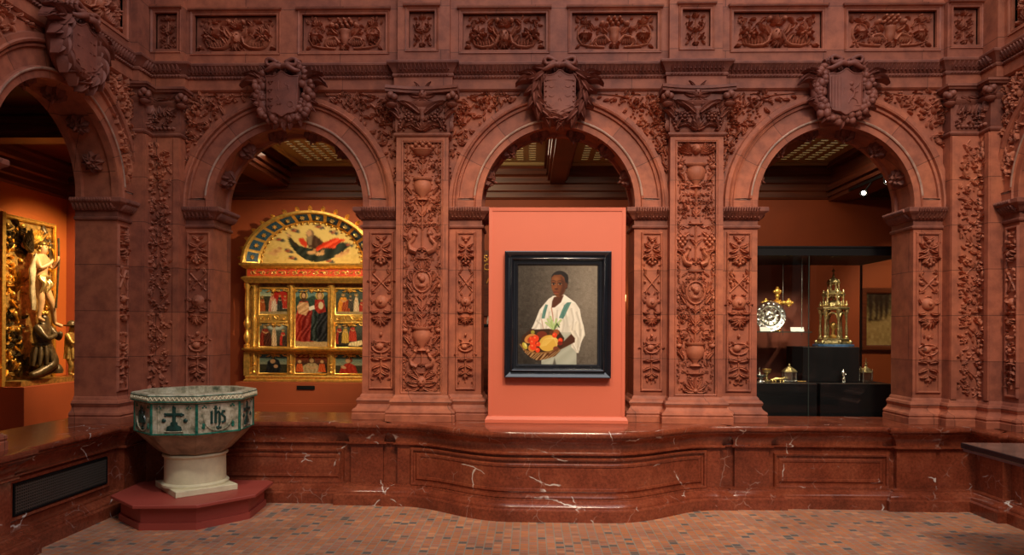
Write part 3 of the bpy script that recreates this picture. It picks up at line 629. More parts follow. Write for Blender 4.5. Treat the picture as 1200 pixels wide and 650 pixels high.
def capital(t, F, uc, wp, rs, name='capital'):
    P2 = lambda u, o: F(u, o, 0)[:2]
    pth = [P2(uc-wp, 0), P2(uc-wp, PR), P2(uc+wp, PR), P2(uc+wp, 0)]
    m = MB(); m.sweep(pth, CAPF)
    # bell and concave abacus
    m.sweep(pth, [(0, 3.23), (.008, 3.25), (.008, 3.46), (.03, 3.485), (.035, 3.50), (.012, 3.512), (.012, 3.56), (.0, 3.57)])
    top = []
    for i in range(13):
        q = i/12; u = uc-wp-.085+(2*wp+.17)*q; top.append((u, PR+.10-.055*sin(pi*q)))
    for z0, z1, g in ((3.60, 3.625, 0), (3.575, 3.60, -.014)):
        pts = [P2(u, o+g) for u, o in top]+[P2(uc+wp+.085, -.0), P2(uc-wp-.085, -.0)]; m.prism(pts, z0, z1)
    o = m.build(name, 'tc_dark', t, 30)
    m = MB(); fn = lambda a, b, h: F(uc+a, PR+.008+h*1.4, b)
    motif_mask(m, fn, 3.50, .14, rs)
    for _ in range(45):
        x = rs.uniform(.03, .21); z = rs.uniform(3.25, 3.48)
        if rs.random() < .3: both_dome(m, fn, x, z, .012, .012, 0, .02)
        else: both(r_leaf, m, fn, x, z, rs.random()*6.3, rs.uniform(.035, .06), .026, .02, bend=rs.uniform(-1.4, 1.4), n=4)
    for s_ in (-1, 1):                                   # fruit volutes at the corners
        for k in range(5): m.ball(F(uc+s_*(wp+.035+.03*cos(k*1.25)), PR+.055+.028*sin(k*1.25), 3.525+.014*(k % 2)), .028, 8, 6)
        m.ball(F(uc+s_*(wp+.04), PR+.06, 3.555), .026, 8, 6)
        m.lathe(F(uc+s_*(wp+.035), PR+.05, 3.47), [(.02, -.03), (.045, -.015), (.05, 0), (.03, .012), (.045, .02), (.02, .03)], 10)
        m.lathe(F(uc+s_*(wp+.05), PR+.06, 3.585), [(.014, -.03), (.012, 0), (.03, .03)], 8)
        for k in range(3):
            f2 = lambda a, b, h: F(uc+s_*(wp+.01)+a*.3*s_, PR-.0+a*.2+h, b)
            r_leaf(m, lambda a, b, h: F(uc+s_*(wp-.03)+a, PR+.01+h, b), 0, 3.35+.05*k, pi/2-s_*.5, .12, .05, .04, bend=-s_*1.0)
    both(r_leaf, m, fn, .02, 3.40, .75, .20, .07, .04, bend=-.5); both(r_leaf, m, fn, .05, 3.46, .1, .18, .05, .035, bend=.4)
    for i in range(8): a = i*.785; both_dome(m, fn, .115+.032*cos(a), 3.36+.032*sin(a), .015, .015, 0, .034)
    both_dome(m, fn, .115, 3.36, .02, .02, 0, .045); both(r_leaf, m, fn, .06, 3.30, .1, .12, .045, .03, bend=-.9); both(r_leaf, m, fn, .18, 3.27, 1.8, .10, .04, .03, bend=.8)
    for i in range(4): both_dome(m, fn, .19+.012*(i % 2), 3.27+.028*i, .015, .015, 0, .028)
    r_fan(m, fn, 0, 3.25, pi/2, 2.4, 5, .10, .045, .035); r_lathe(m, fn, 0, 3.33, [(.012, 0), (.03, .03), (.02, .06), (.04, .09), (.04, .10)], .7)
    both(r_leaf, m, fn, .02, 3.27, .25, .12, .04, .03, bend=.7); both_dome(m, fn, .05, 3.43, .018, .014, 0, .03)
    for s_ in (-1, 1):                                   # leaves on the returns
        fr = lambda a, b, h, s_=s_: F(uc+s_*(wp+.008+h), PR*.5+a, b)
        for k in range(3): r_leaf(m, fr, 0, 3.26+.07*k, pi/2+.3*(k-1), .09, .05, .03); r_dome(m, fr, .02*(k-1), 3.30+.07*k, .015, .015, 0, .03)
    m.build('leaf_carving', 'tc_dark', o, 60)

pier_full(FB, -.955, (.55, .52), .23, 'carved red terracotta pier between the golden altarpiece arch and the coral display panel', [('basket', 1.1), ('scrolls', 1.1), ('plate', .5), ('urn', 1.2), ('scrolls', 1.2), ('drops', .8), ('griffins', 1.5), ('plate', .5), ('fan', .8), ('medal', 1.5), ('scrolls', 1.2), ('scrolls', 1.3), ('urn', 1.3), ('griffins', 1.1), ('plate', .5), ('mask', 1.1)], 2)
pier_full(FB, 1.447, (.522, .563), .23, 'carved terracotta pier between coral panel and showcase arch, winged head at top', [('angel', 1.2), ('plate', .5), ('urn', 1.2), ('drops', .8), ('scrolls', 1.1), ('plate', .5), ('grapes', 1.4), ('griffins', 1.1), ('plate', .5), ('drops', .6), ('medal', 1.5), ('scrolls', 1.3), ('scrolls', 1.3), ('urn', 1.2), ('plate', .6), ('fan', 1.1)], 3)
pier_full(FL, -2.28, (.48, .48), .23, 'dark carved terracotta pier at the left edge, nearer the camera than the vent grille', [('basket', 1), ('scrolls', 1.2), ('urn', 1.2), ('grapes', 1.4), ('medal', 1.5), ('scrolls', 1.2), ('urn', 1.2), ('mask', 1)], 4)
pier_full(FRr, 2.28, (.48, .48), .23, 'carved terracotta pier of the right-hand side wall behind the black-edged table', [('basket', 1), ('scrolls', 1.2), ('urn', 1.2), ('grapes', 1.4), ('medal', 1.5), ('scrolls', 1.2), ('urn', 1.2), ('mask', 1)], 5)

def corner_pier(foot, i0, i1, ipaths, pil, panels, jamb, label, seed, loc):
    """re-entrant corner pier. foot: plan from jamb to jamb; pil: three plan points of the folded pilaster face"""
    rs = random.Random(seed); t = empty('carved_pier', loc, label, 'pillar')
    m = MB(); m.prism(foot, ZC, ZI1); m.build('shaft', 'tc', t, 0)
    m = MB(); m.sweep(foot[:-1] if i1 is None else foot[i0:i1], BASE); m.build('base', 'tc', t, 30)
    A, Bp, Cp = [Vector(p) for p in pil]; L1 = (Bp-A).length; L2 = (Cp-Bp).length; d1 = (Bp-A)/L1; d2 = (Cp-Bp)/L2; n1 = Vector((d1.y, -d1.x)); n2 = Vector((d2.y, -d2.x))
    def fold(a, b, h):
        if a < L1: p = A+d1*a+n1*h; q = (p-Bp).dot(n2); 
        else: p = Bp+d2*(a-L1)+n2*h
        return (p.x, p.y, b)
    e0 = foot[i0+ipaths[2]]; e1 = foot[i0+ipaths[3]]
    m = MB(); pp = [e0, pil[0], pil[1], pil[2], e1]; m.sweep(pp, [(.003, ZB-.03), (.003, 3.63)], caps=False)
    q = .05                                              # raised border of the folded panel
    brd = lambda pr: None
    for a0, a1 in ((0, q), (L1+L2-q, L1+L2)):
        v = [fold(a, b, h) for a, h in ((a0, 0), (a0, .018), (a1, .018), (a1, 0)) for b in (ZB, 3.19)]; m.add(v, [(0, 1, 3, 2), (2, 3, 5, 4), (4, 5, 7, 6)])
    m.build('pilaster', 'tc', t, 0)
    m = MB(); mid = (L1+L2)/2; w = L1+L2-2*q
    carve_scattered(m, lambda a, b, h: fold(mid+a, b, h*1.5+.004), w, ZB+.02, 3.16, rs); m.build('relief_panel', 'tc_rel', t, 60)
    m = MB(); m.sweep(pp, CAPF); m.sweep(pp, [(0, 3.23), (.008, 3.25), (.008, 3.46), (.03, 3.485), (.035, 3.50), (.012, 3.512), (.012, 3.56), (.02, 3.575), (.05, 3.585), (.055, 3.60), (.07, 3.605), (.07, 3.625), (0, 3.625)])
    cap = m.build('capital', 'tc_dark', t, 30)
    m = MB(); f2 = lambda a, b, h: fold(mid+a, b, h+.008)
    for k in range(9): x = (k-4)*w/8; r_rosette(m, f2, x, 3.30+.05*(k % 3), .03, .03, 5, k); r_leaf(m, f2, x, 3.38, pi/2+rs.uniform(-.8, .8), .09, .045, .035, bend=rs.uniform(-1, 1)); r_dome(m, f2, x, 3.27, .017, .017, 0, .03)
    for P_ in (pil[0], pil[2]):
        s_ = 1
        c = Vector(P_); o = (n1+n2).normalized()*.035
        for k in range(6): m.ball((c.x+o.x+.03*cos(k), c.y+o.y+.03*sin(k), 3.525+.02*(k % 2)), .028, 8, 6)
        m.lathe((c.x+o.x, c.y+o.y, 3.47), [(.02, -.03), (.045, -.015), (.05, 0), (.03, .012), (.045, .02), (.02, .03)], 10); m.lathe((c.x+o.x, c.y+o.y, 3.59), [(.012, -.03), (.012, 0), (.035, .02), (.035, .035)], 8)
    for k in range(5): r_leaf(m, f2, (k-2)*w/5, 3.53, .3*(k-2), .09, .04, .03)
    m.build('leaf_carving', 'tc_dark', cap, 60)
    for F, ua, ub, var in panels:
        m = MB(); hl = (ua, ub, ZB+.06, 2.355); rect_ring(m, F, *hl, [(0, .002), (.0, .008), (.006, .016), (.014, .018), (.02, .012), (.024, .0)]); m.build('panel_moulding', 'tc', t, 30)
        m = MB(); carve_trophy(m, lambda a, b, h: F((ua+ub)/2+a*1.22, .001+h*1.8, b), ub-ua, hl[2]+.02, hl[3]-.02, rs, var); m.build('relief_panel', 'tc_rel', t, 60)
    for path in ipaths[:2]:
        m = MB(); m.sweep(path, IMP); io = m.build('impost', 'tc_dark', t, 30)
        m = MB(); band_leaves(m, path, .022, 2.492, .062, 2.545, .034, .026, .007); band_leaves(m, path, .076, 2.556, .078, 2.586, .022, .017); m.build('leaf_carving', 'tc_dark', io, 60)
    return t
fl = [(XL-T, -.44), (XL, -.44), (XL, -.25), (-3.37, -.25), (-3.37, -PR), (-3.12, -PR), (-3.12, 0), (-2.865, 0), (-2.865, T), (XL-T, T)]
corner_pier(fl, 0, 9, ([fl[0], fl[1], fl[2]], [fl[6], fl[7], fl[8]], 2, 6), fl[3:6], [(FL, -.415, -.305, 0), (FB, -3.085, -2.915, 1)], None,
            'dark terracotta corner pier with folded pilaster, rising behind the octagonal font', 6, (-3.4, -.1, ZC))
fr_ = [(3.37, T), (3.37, 0), (3.625, 0), (3.625, -PR), (3.87, -PR), (3.87, -.25), (XR, -.25), (XR, -.44), (XR+T, -.44), (XR+T, T)]
corner_pier(fr_, 0, 9, ([fr_[0], fr_[1], fr_[2]], [fr_[6], fr_[7], fr_[8]], 2, 6), fr_[3:6], [(FB, 3.415, 3.585, 0), (FRr, .305, .415, 1)], None,
            'red terracotta corner pier with folded pilaster at the far right of the arcade', 7, (3.8, -.1, ZC))

# ------------------------------------------------------------------ arches
RING = [(.68, -.002), (.682, .014), (.732, .016), (.738, .030), (.752, .034), (.760, .026), (.764, .0), (.884, .0), (.888, .022), (.902, .026), (.906, .016), (.914, .016), (.920, .044), (.934, .050), (.944, .036), (.976, .036), (RO, .0)]
def arch(F, uc, label, nr=7):
    t = empty('archway', F(uc, 0, ZI1), label, 'arch')
    th = [0, 0, .055, .0551]+[pi*i/36 for i in range(2, 35)]+[pi-.0551, pi-.055, pi, pi]
    m = MB(); v = []; uv = []; k = len(RING)
    for i, a in enumerate(th):
        z0 = ZI1 if i in (0, len(th)-1) else ZA
        end = a < .0552 and i < 3 or a > pi-.0552 and i > len(th)-4
        for r, o in RING:
            if end and .75 < r < .90: o = .022
            v.append(F(uc+r*cos(a), o, z0+r*sin(a) if z0 == ZA else ZI1)); uv.append((a/pi*nr+.03 if 0 < a < pi else .5, r))
    f = [(i*k+q, i*k+q+1, (i+1)*k+q+1, (i+1)*k+q) for i in range(len(th)-1) for q in range(k-1)]
    m.add(v, f, uv); m.build('archivolt', 'tc_arch', t, 30)
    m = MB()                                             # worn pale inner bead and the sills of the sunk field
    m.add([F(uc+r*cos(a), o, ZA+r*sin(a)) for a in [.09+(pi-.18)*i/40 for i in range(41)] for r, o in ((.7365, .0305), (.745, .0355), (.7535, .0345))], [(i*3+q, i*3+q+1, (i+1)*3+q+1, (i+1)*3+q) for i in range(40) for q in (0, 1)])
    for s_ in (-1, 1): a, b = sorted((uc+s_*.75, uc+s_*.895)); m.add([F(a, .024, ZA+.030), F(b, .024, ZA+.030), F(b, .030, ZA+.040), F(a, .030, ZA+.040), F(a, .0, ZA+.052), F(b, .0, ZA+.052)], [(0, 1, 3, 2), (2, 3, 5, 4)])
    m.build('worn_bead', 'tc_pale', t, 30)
    m = MB(); pr = [(.68, 0), (.68, -.05), (.69, -.055), (.705, -.06), (.705, -T+.06), (.69, -T+.055), (.68, -T+.05), (.68, -T)]; k = len(pr); v = []
    aa = [None]+[pi*i/36 for i in range(37)]+[None]
    for i, a in enumerate(aa):
        for r, o in pr:
            if a is None: v.append(F(uc+(r if i == 0 else -r), o, ZI1))
            else: v.append(F(uc+r*cos(a), o, ZA+r*sin(a)))
    m.add(v, [(i*k+q, i*k+q+1, (i+1)*k+q+1, (i+1)*k+q) for i in range(len(aa)-1) for q in range(k-1)])
    so = m.build('soffit', 'tc', t, 30)
    for a in (22, 49, 76, 104, 131, 158):
        a = radians(a); m = MB(); e = Vector((cos(a), sin(a))); tn = Vector((-sin(a), cos(a)))
        def fn(x, y, h): r = .705-h*1.3; p = e*r+tn*x; return F(uc+p.x, -T/2+y, ZA+p.y)
        r_rosette(m, fn, 0, 0, .088, .045, 8); r_rosette(m, fn, 0, 0, .055, .06, 6, .3); r_dome(m, fn, 0, 0, .022, .022, 0, .085); m.build('rosette', 'tc_dark', so, 60)
    return t
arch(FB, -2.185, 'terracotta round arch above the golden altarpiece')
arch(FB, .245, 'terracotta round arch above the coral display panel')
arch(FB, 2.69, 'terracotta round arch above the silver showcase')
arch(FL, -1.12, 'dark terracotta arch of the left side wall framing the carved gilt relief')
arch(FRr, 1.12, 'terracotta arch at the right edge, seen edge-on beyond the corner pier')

# ------------------------------------------------------------------ wall bodies with spandrels, frieze and upper panels
def wall_bay(m, F, uc, uL, uR, RO=RO-.012):
    zt = 3.64; n = 36
    for sg, o, R in ((1, 0, RO), (-1, -T, RI)):
        pts = [(uc+R, ZI1)]+[(uc+R*cos(pi*i/n), ZA+R*sin(pi*i/n)) for i in range(n+1)]+[(uc-R, ZI1)]
        v = []; 
        for u, z in pts: v += [F(u, o, z), F(u, o, zt)]
        m.add(v, [(2*i, 2*i+1, 2*i+3, 2*i+2) for i in range(len(pts)-1)])
        if uR > uc+R: m.add([F(uc+R, o, ZI1), F(uR, o, ZI1), F(uR, o, zt), F(uc+R, o, zt)], [(0, 1, 2, 3)])
        if uL < uc-R: m.add([F(uL, o, ZI1), F(uc-R, o, ZI1), F(uc-R, o, zt), F(uL, o, zt)], [(0, 1, 2, 3)])
ZU0, ZU1 = 3.88, 5.4; PZ = (4.005, 4.335)
FRAME = [(0, -.05), (.0, -.03), (.010, -.02), (.016, .0), (.022, .006), (.032, .010), (.036, .0)]
def upper(F, u0, u1, o, panels, par, small=False, seed=1):
    rs = random.Random(seed); m = MB(); panel_wall(m, F, u0, u1, ZU0-.03, ZU1, o, [(a, b, *PZ) for a, b, _ in panels], .05)
    for a, b, kind in panels:
        rect_ring(m, F, a, b, *PZ, [(g, o+q) for g, q in FRAME])
        m.add([F(a-.05, o, PZ[1]+.055), F(b+.05, o, PZ[1]+.055), F(b+.05, o+.035, PZ[1]+.055), F(a-.05, o+.035, PZ[1]+.055), F(a-.05, o+.03, PZ[1]+.035), F(b+.05, o+.03, PZ[1]+.035), F(a-.04, o, PZ[1]+.028), F(b+.04, o, PZ[1]+.028)], [(0, 1, 2, 3), (3, 2, 5, 4), (4, 5, 7, 6), (0, 3, 4, 6), (1, 7, 5, 2)])
        rm = MB(); fn = lambda x, y, h: F((a+b)/2+x, o-.05+h*1.7, PZ[0]+.012+y); h_ = PZ[1]-PZ[0]-.024
        {'mask': carve_big_mask, 'urn': carve_big_urn, 'small': carve_small}[kind](rm, fn, b-a-.03, h_, rs); rm.build('relief_panel', 'tc_rel', par, 60)
    m.build('upper_wall', 'tc', par, 30)
wb = empty('wall_back', (0, 0, ZC), kind='structure')
m = MB()
for uc, a, b in ((-2.185, -3.12, -1.185), (.245, -.725, 1.217), (2.69, 1.677, 3.625)): wall_bay(m, FB, uc, a, b)
m.build('arcade_wall', 'tc', wb, 30)
for k, (uc, sides) in enumerate(((-2.185, (-1, 1)), (.245, (-1, 1)), (2.69, (-1, 1)))):
    for s_ in sides:
        m = MB(); q = 1.0 if not (k == 2 and s_ < 0) else 1.0
        carve_spandrel(m, (lambda u, o, z, uc=uc: FB(uc+(u-uc)*(.97 if k != 2 else 1.0), o, z)), uc, s_, random.Random(k*2+s_+5), 0); m.build('spandrel_carving', 'tc_rel', wb, 60)
upper(FB, -3.12, -1.19, 0, [(-3.05, -2.3, 'mask'), (-2.07, -1.31, 'urn')], wb, seed=1)
upper(FB, -.725, 1.217, 0, [(-.615, .13, 'mask'), (.36, 1.122, 'urn')], wb, seed=2)
upper(FB, 1.68, 3.63, 0, [(1.793, 2.57, 'mask'), (2.795, 3.565, 'urn')], wb, seed=3)
upper(FB, -1.19, -.725, .055, [(-1.09, -.86, 'small')], wb, seed=4); upper(FB, 1.217, 1.68, .055, [(1.33, 1.575, 'small')], wb, seed=5)
upper(FB, -3.43, -3.12, .055, [(-3.385, -3.18, 'small')], wb, seed=6); upper(FB, 3.625, 3.93, .055, [(3.675, 3.90, 'small')], wb, seed=7)
m = MB()
for u in (-1.19, -.725, 1.217, 1.68, -3.12, 3.625): m.add([FB(u, 0, ZU0-.03), FB(u, .055, ZU0-.03), FB(u, .055, ZU1), FB(u, 0, ZU1)], [(0, 1, 2, 3)])
m.build('strip_returns', 'tc', wb, 0)
m = MB()
for F_, us_ in ((FL, (-.25, -2.05, -2.51)), (FRr, (.25, 2.05, 2.51))):
    for u in us_: m.add([F_(u, -.01, ZU0-.03), F_(u, .055, ZU0-.03), F_(u, .055, ZU1), F_(u, -.01, ZU1)], [(0, 1, 2, 3)])
m.build('strip_returns', 'tc', wb, 0)
wl = empty('wall_left', (XL, -2, ZC), kind='structure'); m = MB(); wall_bay(m, FL, -1.12, -2.05, -.25); wall_bay(m, FL, -3.44, -4.2, -2.51); m.box(XL-T, XL, -7.0, -4.12, ZC, ZU1); m.build('arcade_wall', 'tc', wl, 30)
for s_ in (-1, 1): m = MB(); carve_spandrel(m, lambda u, o, z: FL(-1.12+(u+1.12)*(.78 if s_ > 0 else .95), o, z), -1.12, s_, random.Random(20+s_), 0); m.build('spandrel_carving', 'tc_rel', wl, 60)
upper(FL, -2.05, -.25, 0, [(-1.95, -1.25, 'urn'), (-1.0, -.33, 'mask')], wl, seed=8); upper(FL, -.25, -.0, .055, [], wl); upper(FL, -2.51, -2.05, .055, [(-2.39, -2.17, 'small')], wl, seed=9); upper(FL, -4.2, -2.51, 0, [], wl)
wr = empty('wall_right', (XR, -2, ZC), kind='structure'); m = MB(); wall_bay(m, FRr, 1.12, .25, 2.05); wall_bay(m, FRr, 3.44, 2.51, 4.2); m.box(XR, XR+T, -7.0, -4.12, ZC, ZU1); m.build('arcade_wall', 'tc', wr, 30)
for s_ in (-1, 1): m = MB(); carve_spandrel(m, lambda u, o, z: FRr(1.12+(u-1.12)*(.78 if s_ < 0 else .95), o, z), 1.12, s_, random.Random(30+s_), 0); m.build('spandrel_carving', 'tc_rel', wr, 60)
upper(FRr, .25, 2.05, 0, [(.33, 1.0, 'mask'), (1.25, 1.95, 'urn')], wr, seed=10); upper(FRr, .0, .25, .055, [], wr); upper(FRr, 2.05, 2.51, .055, [(2.17, 2.39, 'small')], wr, seed=11); upper(FRr, 2.51, 4.2, 0, [], wr)

# cornice band running round the court
CO = .055
CP = [(XL, -7), (XL, -4.83), (XL+CO, -4.83), (XL+CO, -4.37), (XL, -4.37), (XL, -2.51), (XL+CO, -2.51), (XL+CO, -2.05), (XL, -2.05), (XL, -.25), (XL+CO, -.25), (XL+CO, -CO), (-3.12, -CO), (-3.12, 0), (-1.185, 0), (-1.185, -CO), (-.725, -CO), (-.725, 0), (1.217, 0), (1.217, -CO), (1.677, -CO), (1.677, 0), (3.625, 0), (3.625, -CO), (XR-CO, -CO), (XR-CO, -.25), (XR, -.25), (XR, -2.05), (XR-CO, -2.05), (XR-CO, -2.51), (XR, -2.51), (XR, -4.37), (XR, -7)]
tr = empty('trim_1', (0, 0, 3.63), kind='structure')
m = MB(); m.sweep(CP, [(-.02, 3.625), (.012, 3.63), (.03, 3.645), (.03, 3.735), (.02, 3.74)]); m.build('frieze_band', 'tc', tr, 30)
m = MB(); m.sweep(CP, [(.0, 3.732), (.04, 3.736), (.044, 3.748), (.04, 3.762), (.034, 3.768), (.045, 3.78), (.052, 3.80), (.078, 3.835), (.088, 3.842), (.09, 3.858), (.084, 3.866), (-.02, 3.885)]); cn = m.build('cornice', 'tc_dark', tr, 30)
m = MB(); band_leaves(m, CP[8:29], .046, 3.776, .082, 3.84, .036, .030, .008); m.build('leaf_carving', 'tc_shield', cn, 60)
m = MB()
P_ = [Vector(p) for p in CP[8:29]]
for i in range(len(P_)-1):
    d = P_[i+1]-P_[i]; L = d.length; d.normalize(); n_ = Vector((d.y, -d.x)); k = max(1, round(L/.028))
    for q in range(k):
        c = P_[i]+d*(L*(q+.5)/k)+n_*.044; fn = lambda a, b, h: (c.x+d.x*a+n_.x*h, c.y+d.y*a+n_.y*h, 3.749+b); r_dome(m, fn, 0, 0, .016, .010, .6, .012, nu=6, nv=2)
m.build('rope_moulding', 'tc_dark', cn, 60)

# ------------------------------------------------------------------ heraldic shields over the arches
def shield(F, uc, label, kind, seed):
    rs = random.Random(seed); zc = 3.56; t = empty('heraldic_shield', F(uc, .05, zc), label, 'shield', 'carved shields over the arches')
    fn = lambda a, b, h: F(uc+a, .16+h, zc+b)
    half = [(0, -.205), (.02, -.195), (.05, -.175), (.09, -.168), (.12, -.155), (.135, -.12), (.14, -.06), (.14, .05), (.143, .12), (.15, .165), (.12, .163), (.09, .158), (.06, .165), (.035, .18), (.012, .20), (0, .203)]
    out = half+[(-x, y) for x, y in reversed(half[1:-1])]
    m = MB(); n = len(out); v = []
    for sc, h in ((.98, -.11), (1.0, -.005), (.985, .012), (.94, .014), (.93, .008)): v += [fn(x*sc, y*sc, h+.012*(1-(x/.15)**2)) for x, y in out]
    f = [(k*n+i, k*n+(i+1) % n, (k+1)*n+(i+1) % n, (k+1)*n+i) for k in range(4) for i in range(n)]
    b = len(v); v += [fn(0, .0, .02)]; f += [(4*n+i, 4*n+(i+1) % n, b) for i in range(n)]; m.add(v, f)
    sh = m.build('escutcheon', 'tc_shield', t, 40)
    m = MB(); g = lambda a, b, h: fn(a, b, h+.014)
    if kind == 'crescents':
        for y in (.06, -.02, -.10):
            for x in (-.07, 0, .07): r_tube(m, g, [(x+.022*cos(a), y+.014*sin(a)) for a in [pi+pi*i/6 for i in range(7)]], .004, .004)
        for x in (-.12, .12):
            for k in range(6): r_dome(m, g, x, -.12+.045*k, .009, .009, 0, .008)
        r_tube(m, g, [(-.12, .11), (.12, .11)], .005, .005); r_tube(m, g, [(-.03, .035), (.03, .035)], .005, .005); r_dome(m, g, 0, .14, .02, .012, 0, .01); r_fan(m, g, 0, -.04, -pi/2, .8, 2, .05, .01, .008)
    elif kind == 'lion':
        for x in (-.12, -.095, -.07, -.045, -.02): r_tube(m, g, [(x, -.14), (x, .13)], .005, .005)
        r_tube(m, g, [(.04, .03), (.07, 0), (.06, -.04), (.03, -.07), (.02, -.1)], .018, .008); r_dome(m, g, .045, .065, .022, .02, 0, .014); r_tube(m, g, [(.06, .02), (.1, .05), (.115, .08)], .008, .005); r_tube(m, g, [(.06, -.01), (.1, -.0)], .008, .005)
        r_tube(m, g, [(.05, -.05), (.09, -.07), (.10, -.1)], .009, .005); r_tube(m, g, [(.03, -.06), (.015, -.02), (.0, .03), (.02, .06)], .005, .004); r_tube(m, g, [(.02, -.12), (.12, -.12)], .003, .003)
    elif kind == 'letters':
        for x, y in ((-.10, .10), (-.105, .03), (-.10, -.05), (-.1, -.11)): r_fan(m, g, x, y, pi/2, 2.6, 3, .03, .012, .01); r_dome(m, g, x, y-.01, .012, .008, 0, .01)
        r_tube(m, g, [(-.03, .03), (-.03, .11), (0, .12), (.005, .09), (-.02, .07), (.01, .03)], .006, .006); r_tube(m, g, [(.04, .12), (.03, .08), (.06, .07), (.06, .04)], .006, .006)
        r_tube(m, g, [(.075+.025*cos(a), -.09+.025*sin(a)) for a in [2*pi*i/12 for i in range(13)]], .005, .005); r_tube(m, g, [(-.04, -.02), (-.02, -.05), (-.05, -.07)], .007, .005); r_fan(m, g, -.02, -.1, pi/2, 2, 3, .03, .012, .01)
    else:
        for y in (.08, .0, -.1):
            for k in range(5): r_tube(m, g, [(-.09+.045*k, y), (-.065+.045*k, y)], .005, .004)
    m.build('emblem', 'tc_shield', sh, 60)
    # wreath
    m = MB(); 
    pth = [(.215*sin(a)*(1.0 if abs(a) > 1 else .98), .02-.225*cos(a)) for a in [-2.7+5.4*i/40 for i in range(41)]]
    m.rod([fn(x, y, -.07) for x, y in pth], [.055]*41, 8)
    if kind in ('lion', 'letters'):
        for i in range(0, 41):
            x, y = pth[i]
            for k in range(3):
                q = .022+rs.random()*.016; rr = rs.uniform(-.045, .055); l = sqrt(x*x+y*y)
                m.ball(fn(x*(1+rr/l), y*(1+rr/l), -.035+rs.uniform(-.02, .02)), q, 8, 6, (1, 1, rs.uniform(.8, 1.2)))
            if i % 2 == 0: a = atan2(y, x)+rs.uniform(-.9, .9); r_leaf(m, lambda a_, b_, h: fn(a_, b_, h-.06), x*1.1, y*1.1, a, .085, .04, .04, bend=rs.uniform(-.8, .8))
    else:
        for i in range(0, 40):
            x, y = pth[i]; x1, y1 = pth[i+1]; a = atan2(y1-y, x1-x)
            if i >= 20: a += pi
            for k, off in enumerate((-.5, 0., .5)):
                if (i+k) % 3 == 0: r_leaf(m, lambda a_, b_, h: fn(a_, b_, h-.05+.02*(k == 1)), x, y, a+off, -0+.15, .078, .07, bend=off*.5, n=6)
    for s_ in (-1, 1):                                   # outer sprays beside the ribbon
        for k in range(6): r_leaf(m, lambda a_, b_, h: fn(a_, b_, h-.06), s_*(.17+.02*k), .13+.02*(k % 3), (pi/2-s_*(.75+.26*k)), .15, .06, .07, bend=-s_*.5, n=6)
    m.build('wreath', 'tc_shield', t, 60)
    m = MB()
    for s_ in (-1, 1):                                   # two crumpled loops and short tails
        for q, (hh, rr) in enumerate(((-.03, 1.0), (.0, .92), (.03, .78))):
            lp = [(s_*(.085+.060*rr*cos(a)), .272+.030*rr*sin(a)+.010*sin(2*a)) for a in [2*pi*i/14 for i in range(15)]]
            m.rod([fn(x, y, hh) for x, y in lp], .016, 7)
        m.rod([fn(s_*.0, .235, .02), fn(s_*.05, .235, .05), fn(s_*.12, .20, .03), fn(s_*.16, .205, .0)], [.024, .026, .02, .008], 8)
        m.ball(fn(s_*.085, .262, .0), .026, 8, 6, (1.3, 1, .7))
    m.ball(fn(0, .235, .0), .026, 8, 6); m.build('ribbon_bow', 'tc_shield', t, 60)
    return t
shield(FB, -2.185, 'shield with monogram-like marks in a fruit wreath, over the golden altarpiece arch', 'letters', 1)
shield(FB, .248, 'shield with crescent rows in a laurel leaf wreath, over the coral panel arch', 'crescents', 2)
shield(FB, 2.70, 'shield with upright bars and a small lion in a fruit wreath, over the showcase arch', 'lion', 3)
shield(FL, -1.12, 'dark shield in a leaf wreath on the shadowy left side wall', 'rows', 4)

# ------------------------------------------------------------------ marble parapet
def smooth5(t): t = max(0, min(1, t)); return t*t*t*(t*(6*t-15)+10)
def bulge(x): return .22+.43*(1-smooth5((abs((x-.245)/1.385)-.22)/.78))
bl = [(-1.14+2.77*i/48, -bulge(-1.14+2.77*i/48)) for i in range(49)]
PP = [(-3.43, -7), (-3.43, -2.80), (-3.36, -2.80), (-3.36, -1.76), (-3.43, -1.76), (-3.43, -.52), (-3.36, -.52), (-3.36, -.20), (-2.82, -.20), (-2.82, -.15), (-1.55, -.15), (-1.55, -.20), (-1.27, -.20), (-1.27, -.165), (-1.14, -.165)]+bl+[(1.63, -.165), (1.76, -.165), (1.76, -.20), (2.05, -.20), (2.05, -.15), (3.13, -.15), (3.13, -.20), (3.46, -.20), (3.46, -.18), (3.80, -.18), (3.80, -.50), (3.80, -.52), (3.87, -.52), (3.87, -.80), (3.87, -1.76), (3.80, -1.76), (3.80, -2.80), (3.87, -2.80), (3.87, -7)]
PPROF = [(.12, 0), (.12, .085), (.108, .092), (.10, .098), (.10, .110), (.088, .125), (.06, .140), (.048, .150), (.048, .160), (0, .166), (0, .50), (.024, .504), (.034, .512), (.034, .522), (.014, .53), (.014, .545), (.022, .575), (.045, .608), (.066, .625), (.08, .636), (.082, .646), (.098, .654), (.106, .668), (.106, .684), (.098, .697), (.086, .70), (-.05, .70), (-.05, .60)]
pa = empty('marble_parapet', (.245, -.5, 0), 'long dark red veined marble parapet with a bowed centre, under the whole arcade', 'parapet')
m = MB(); m.sweep(PP, PPROF, caps=False); m.build('parapet_body', 'marble', pa, 40)
m = MB(); m.box(-4.1, 4.6, -.12, .45, .60, .6985); m.box(-4.1, 4.6, .40, .45, 0, .5999); m.prism([(x, y+.04) for x, y in bl]+[(1.63, -.119), (-1.14, -.119)], .60, .6985); m.box(-4.1, -3.46, -7, -.121, 0, .6985); m.box(3.90, 4.6, -7, -.121, 0, .6985); m.build('counter_slab', 'marble', pa, 0)
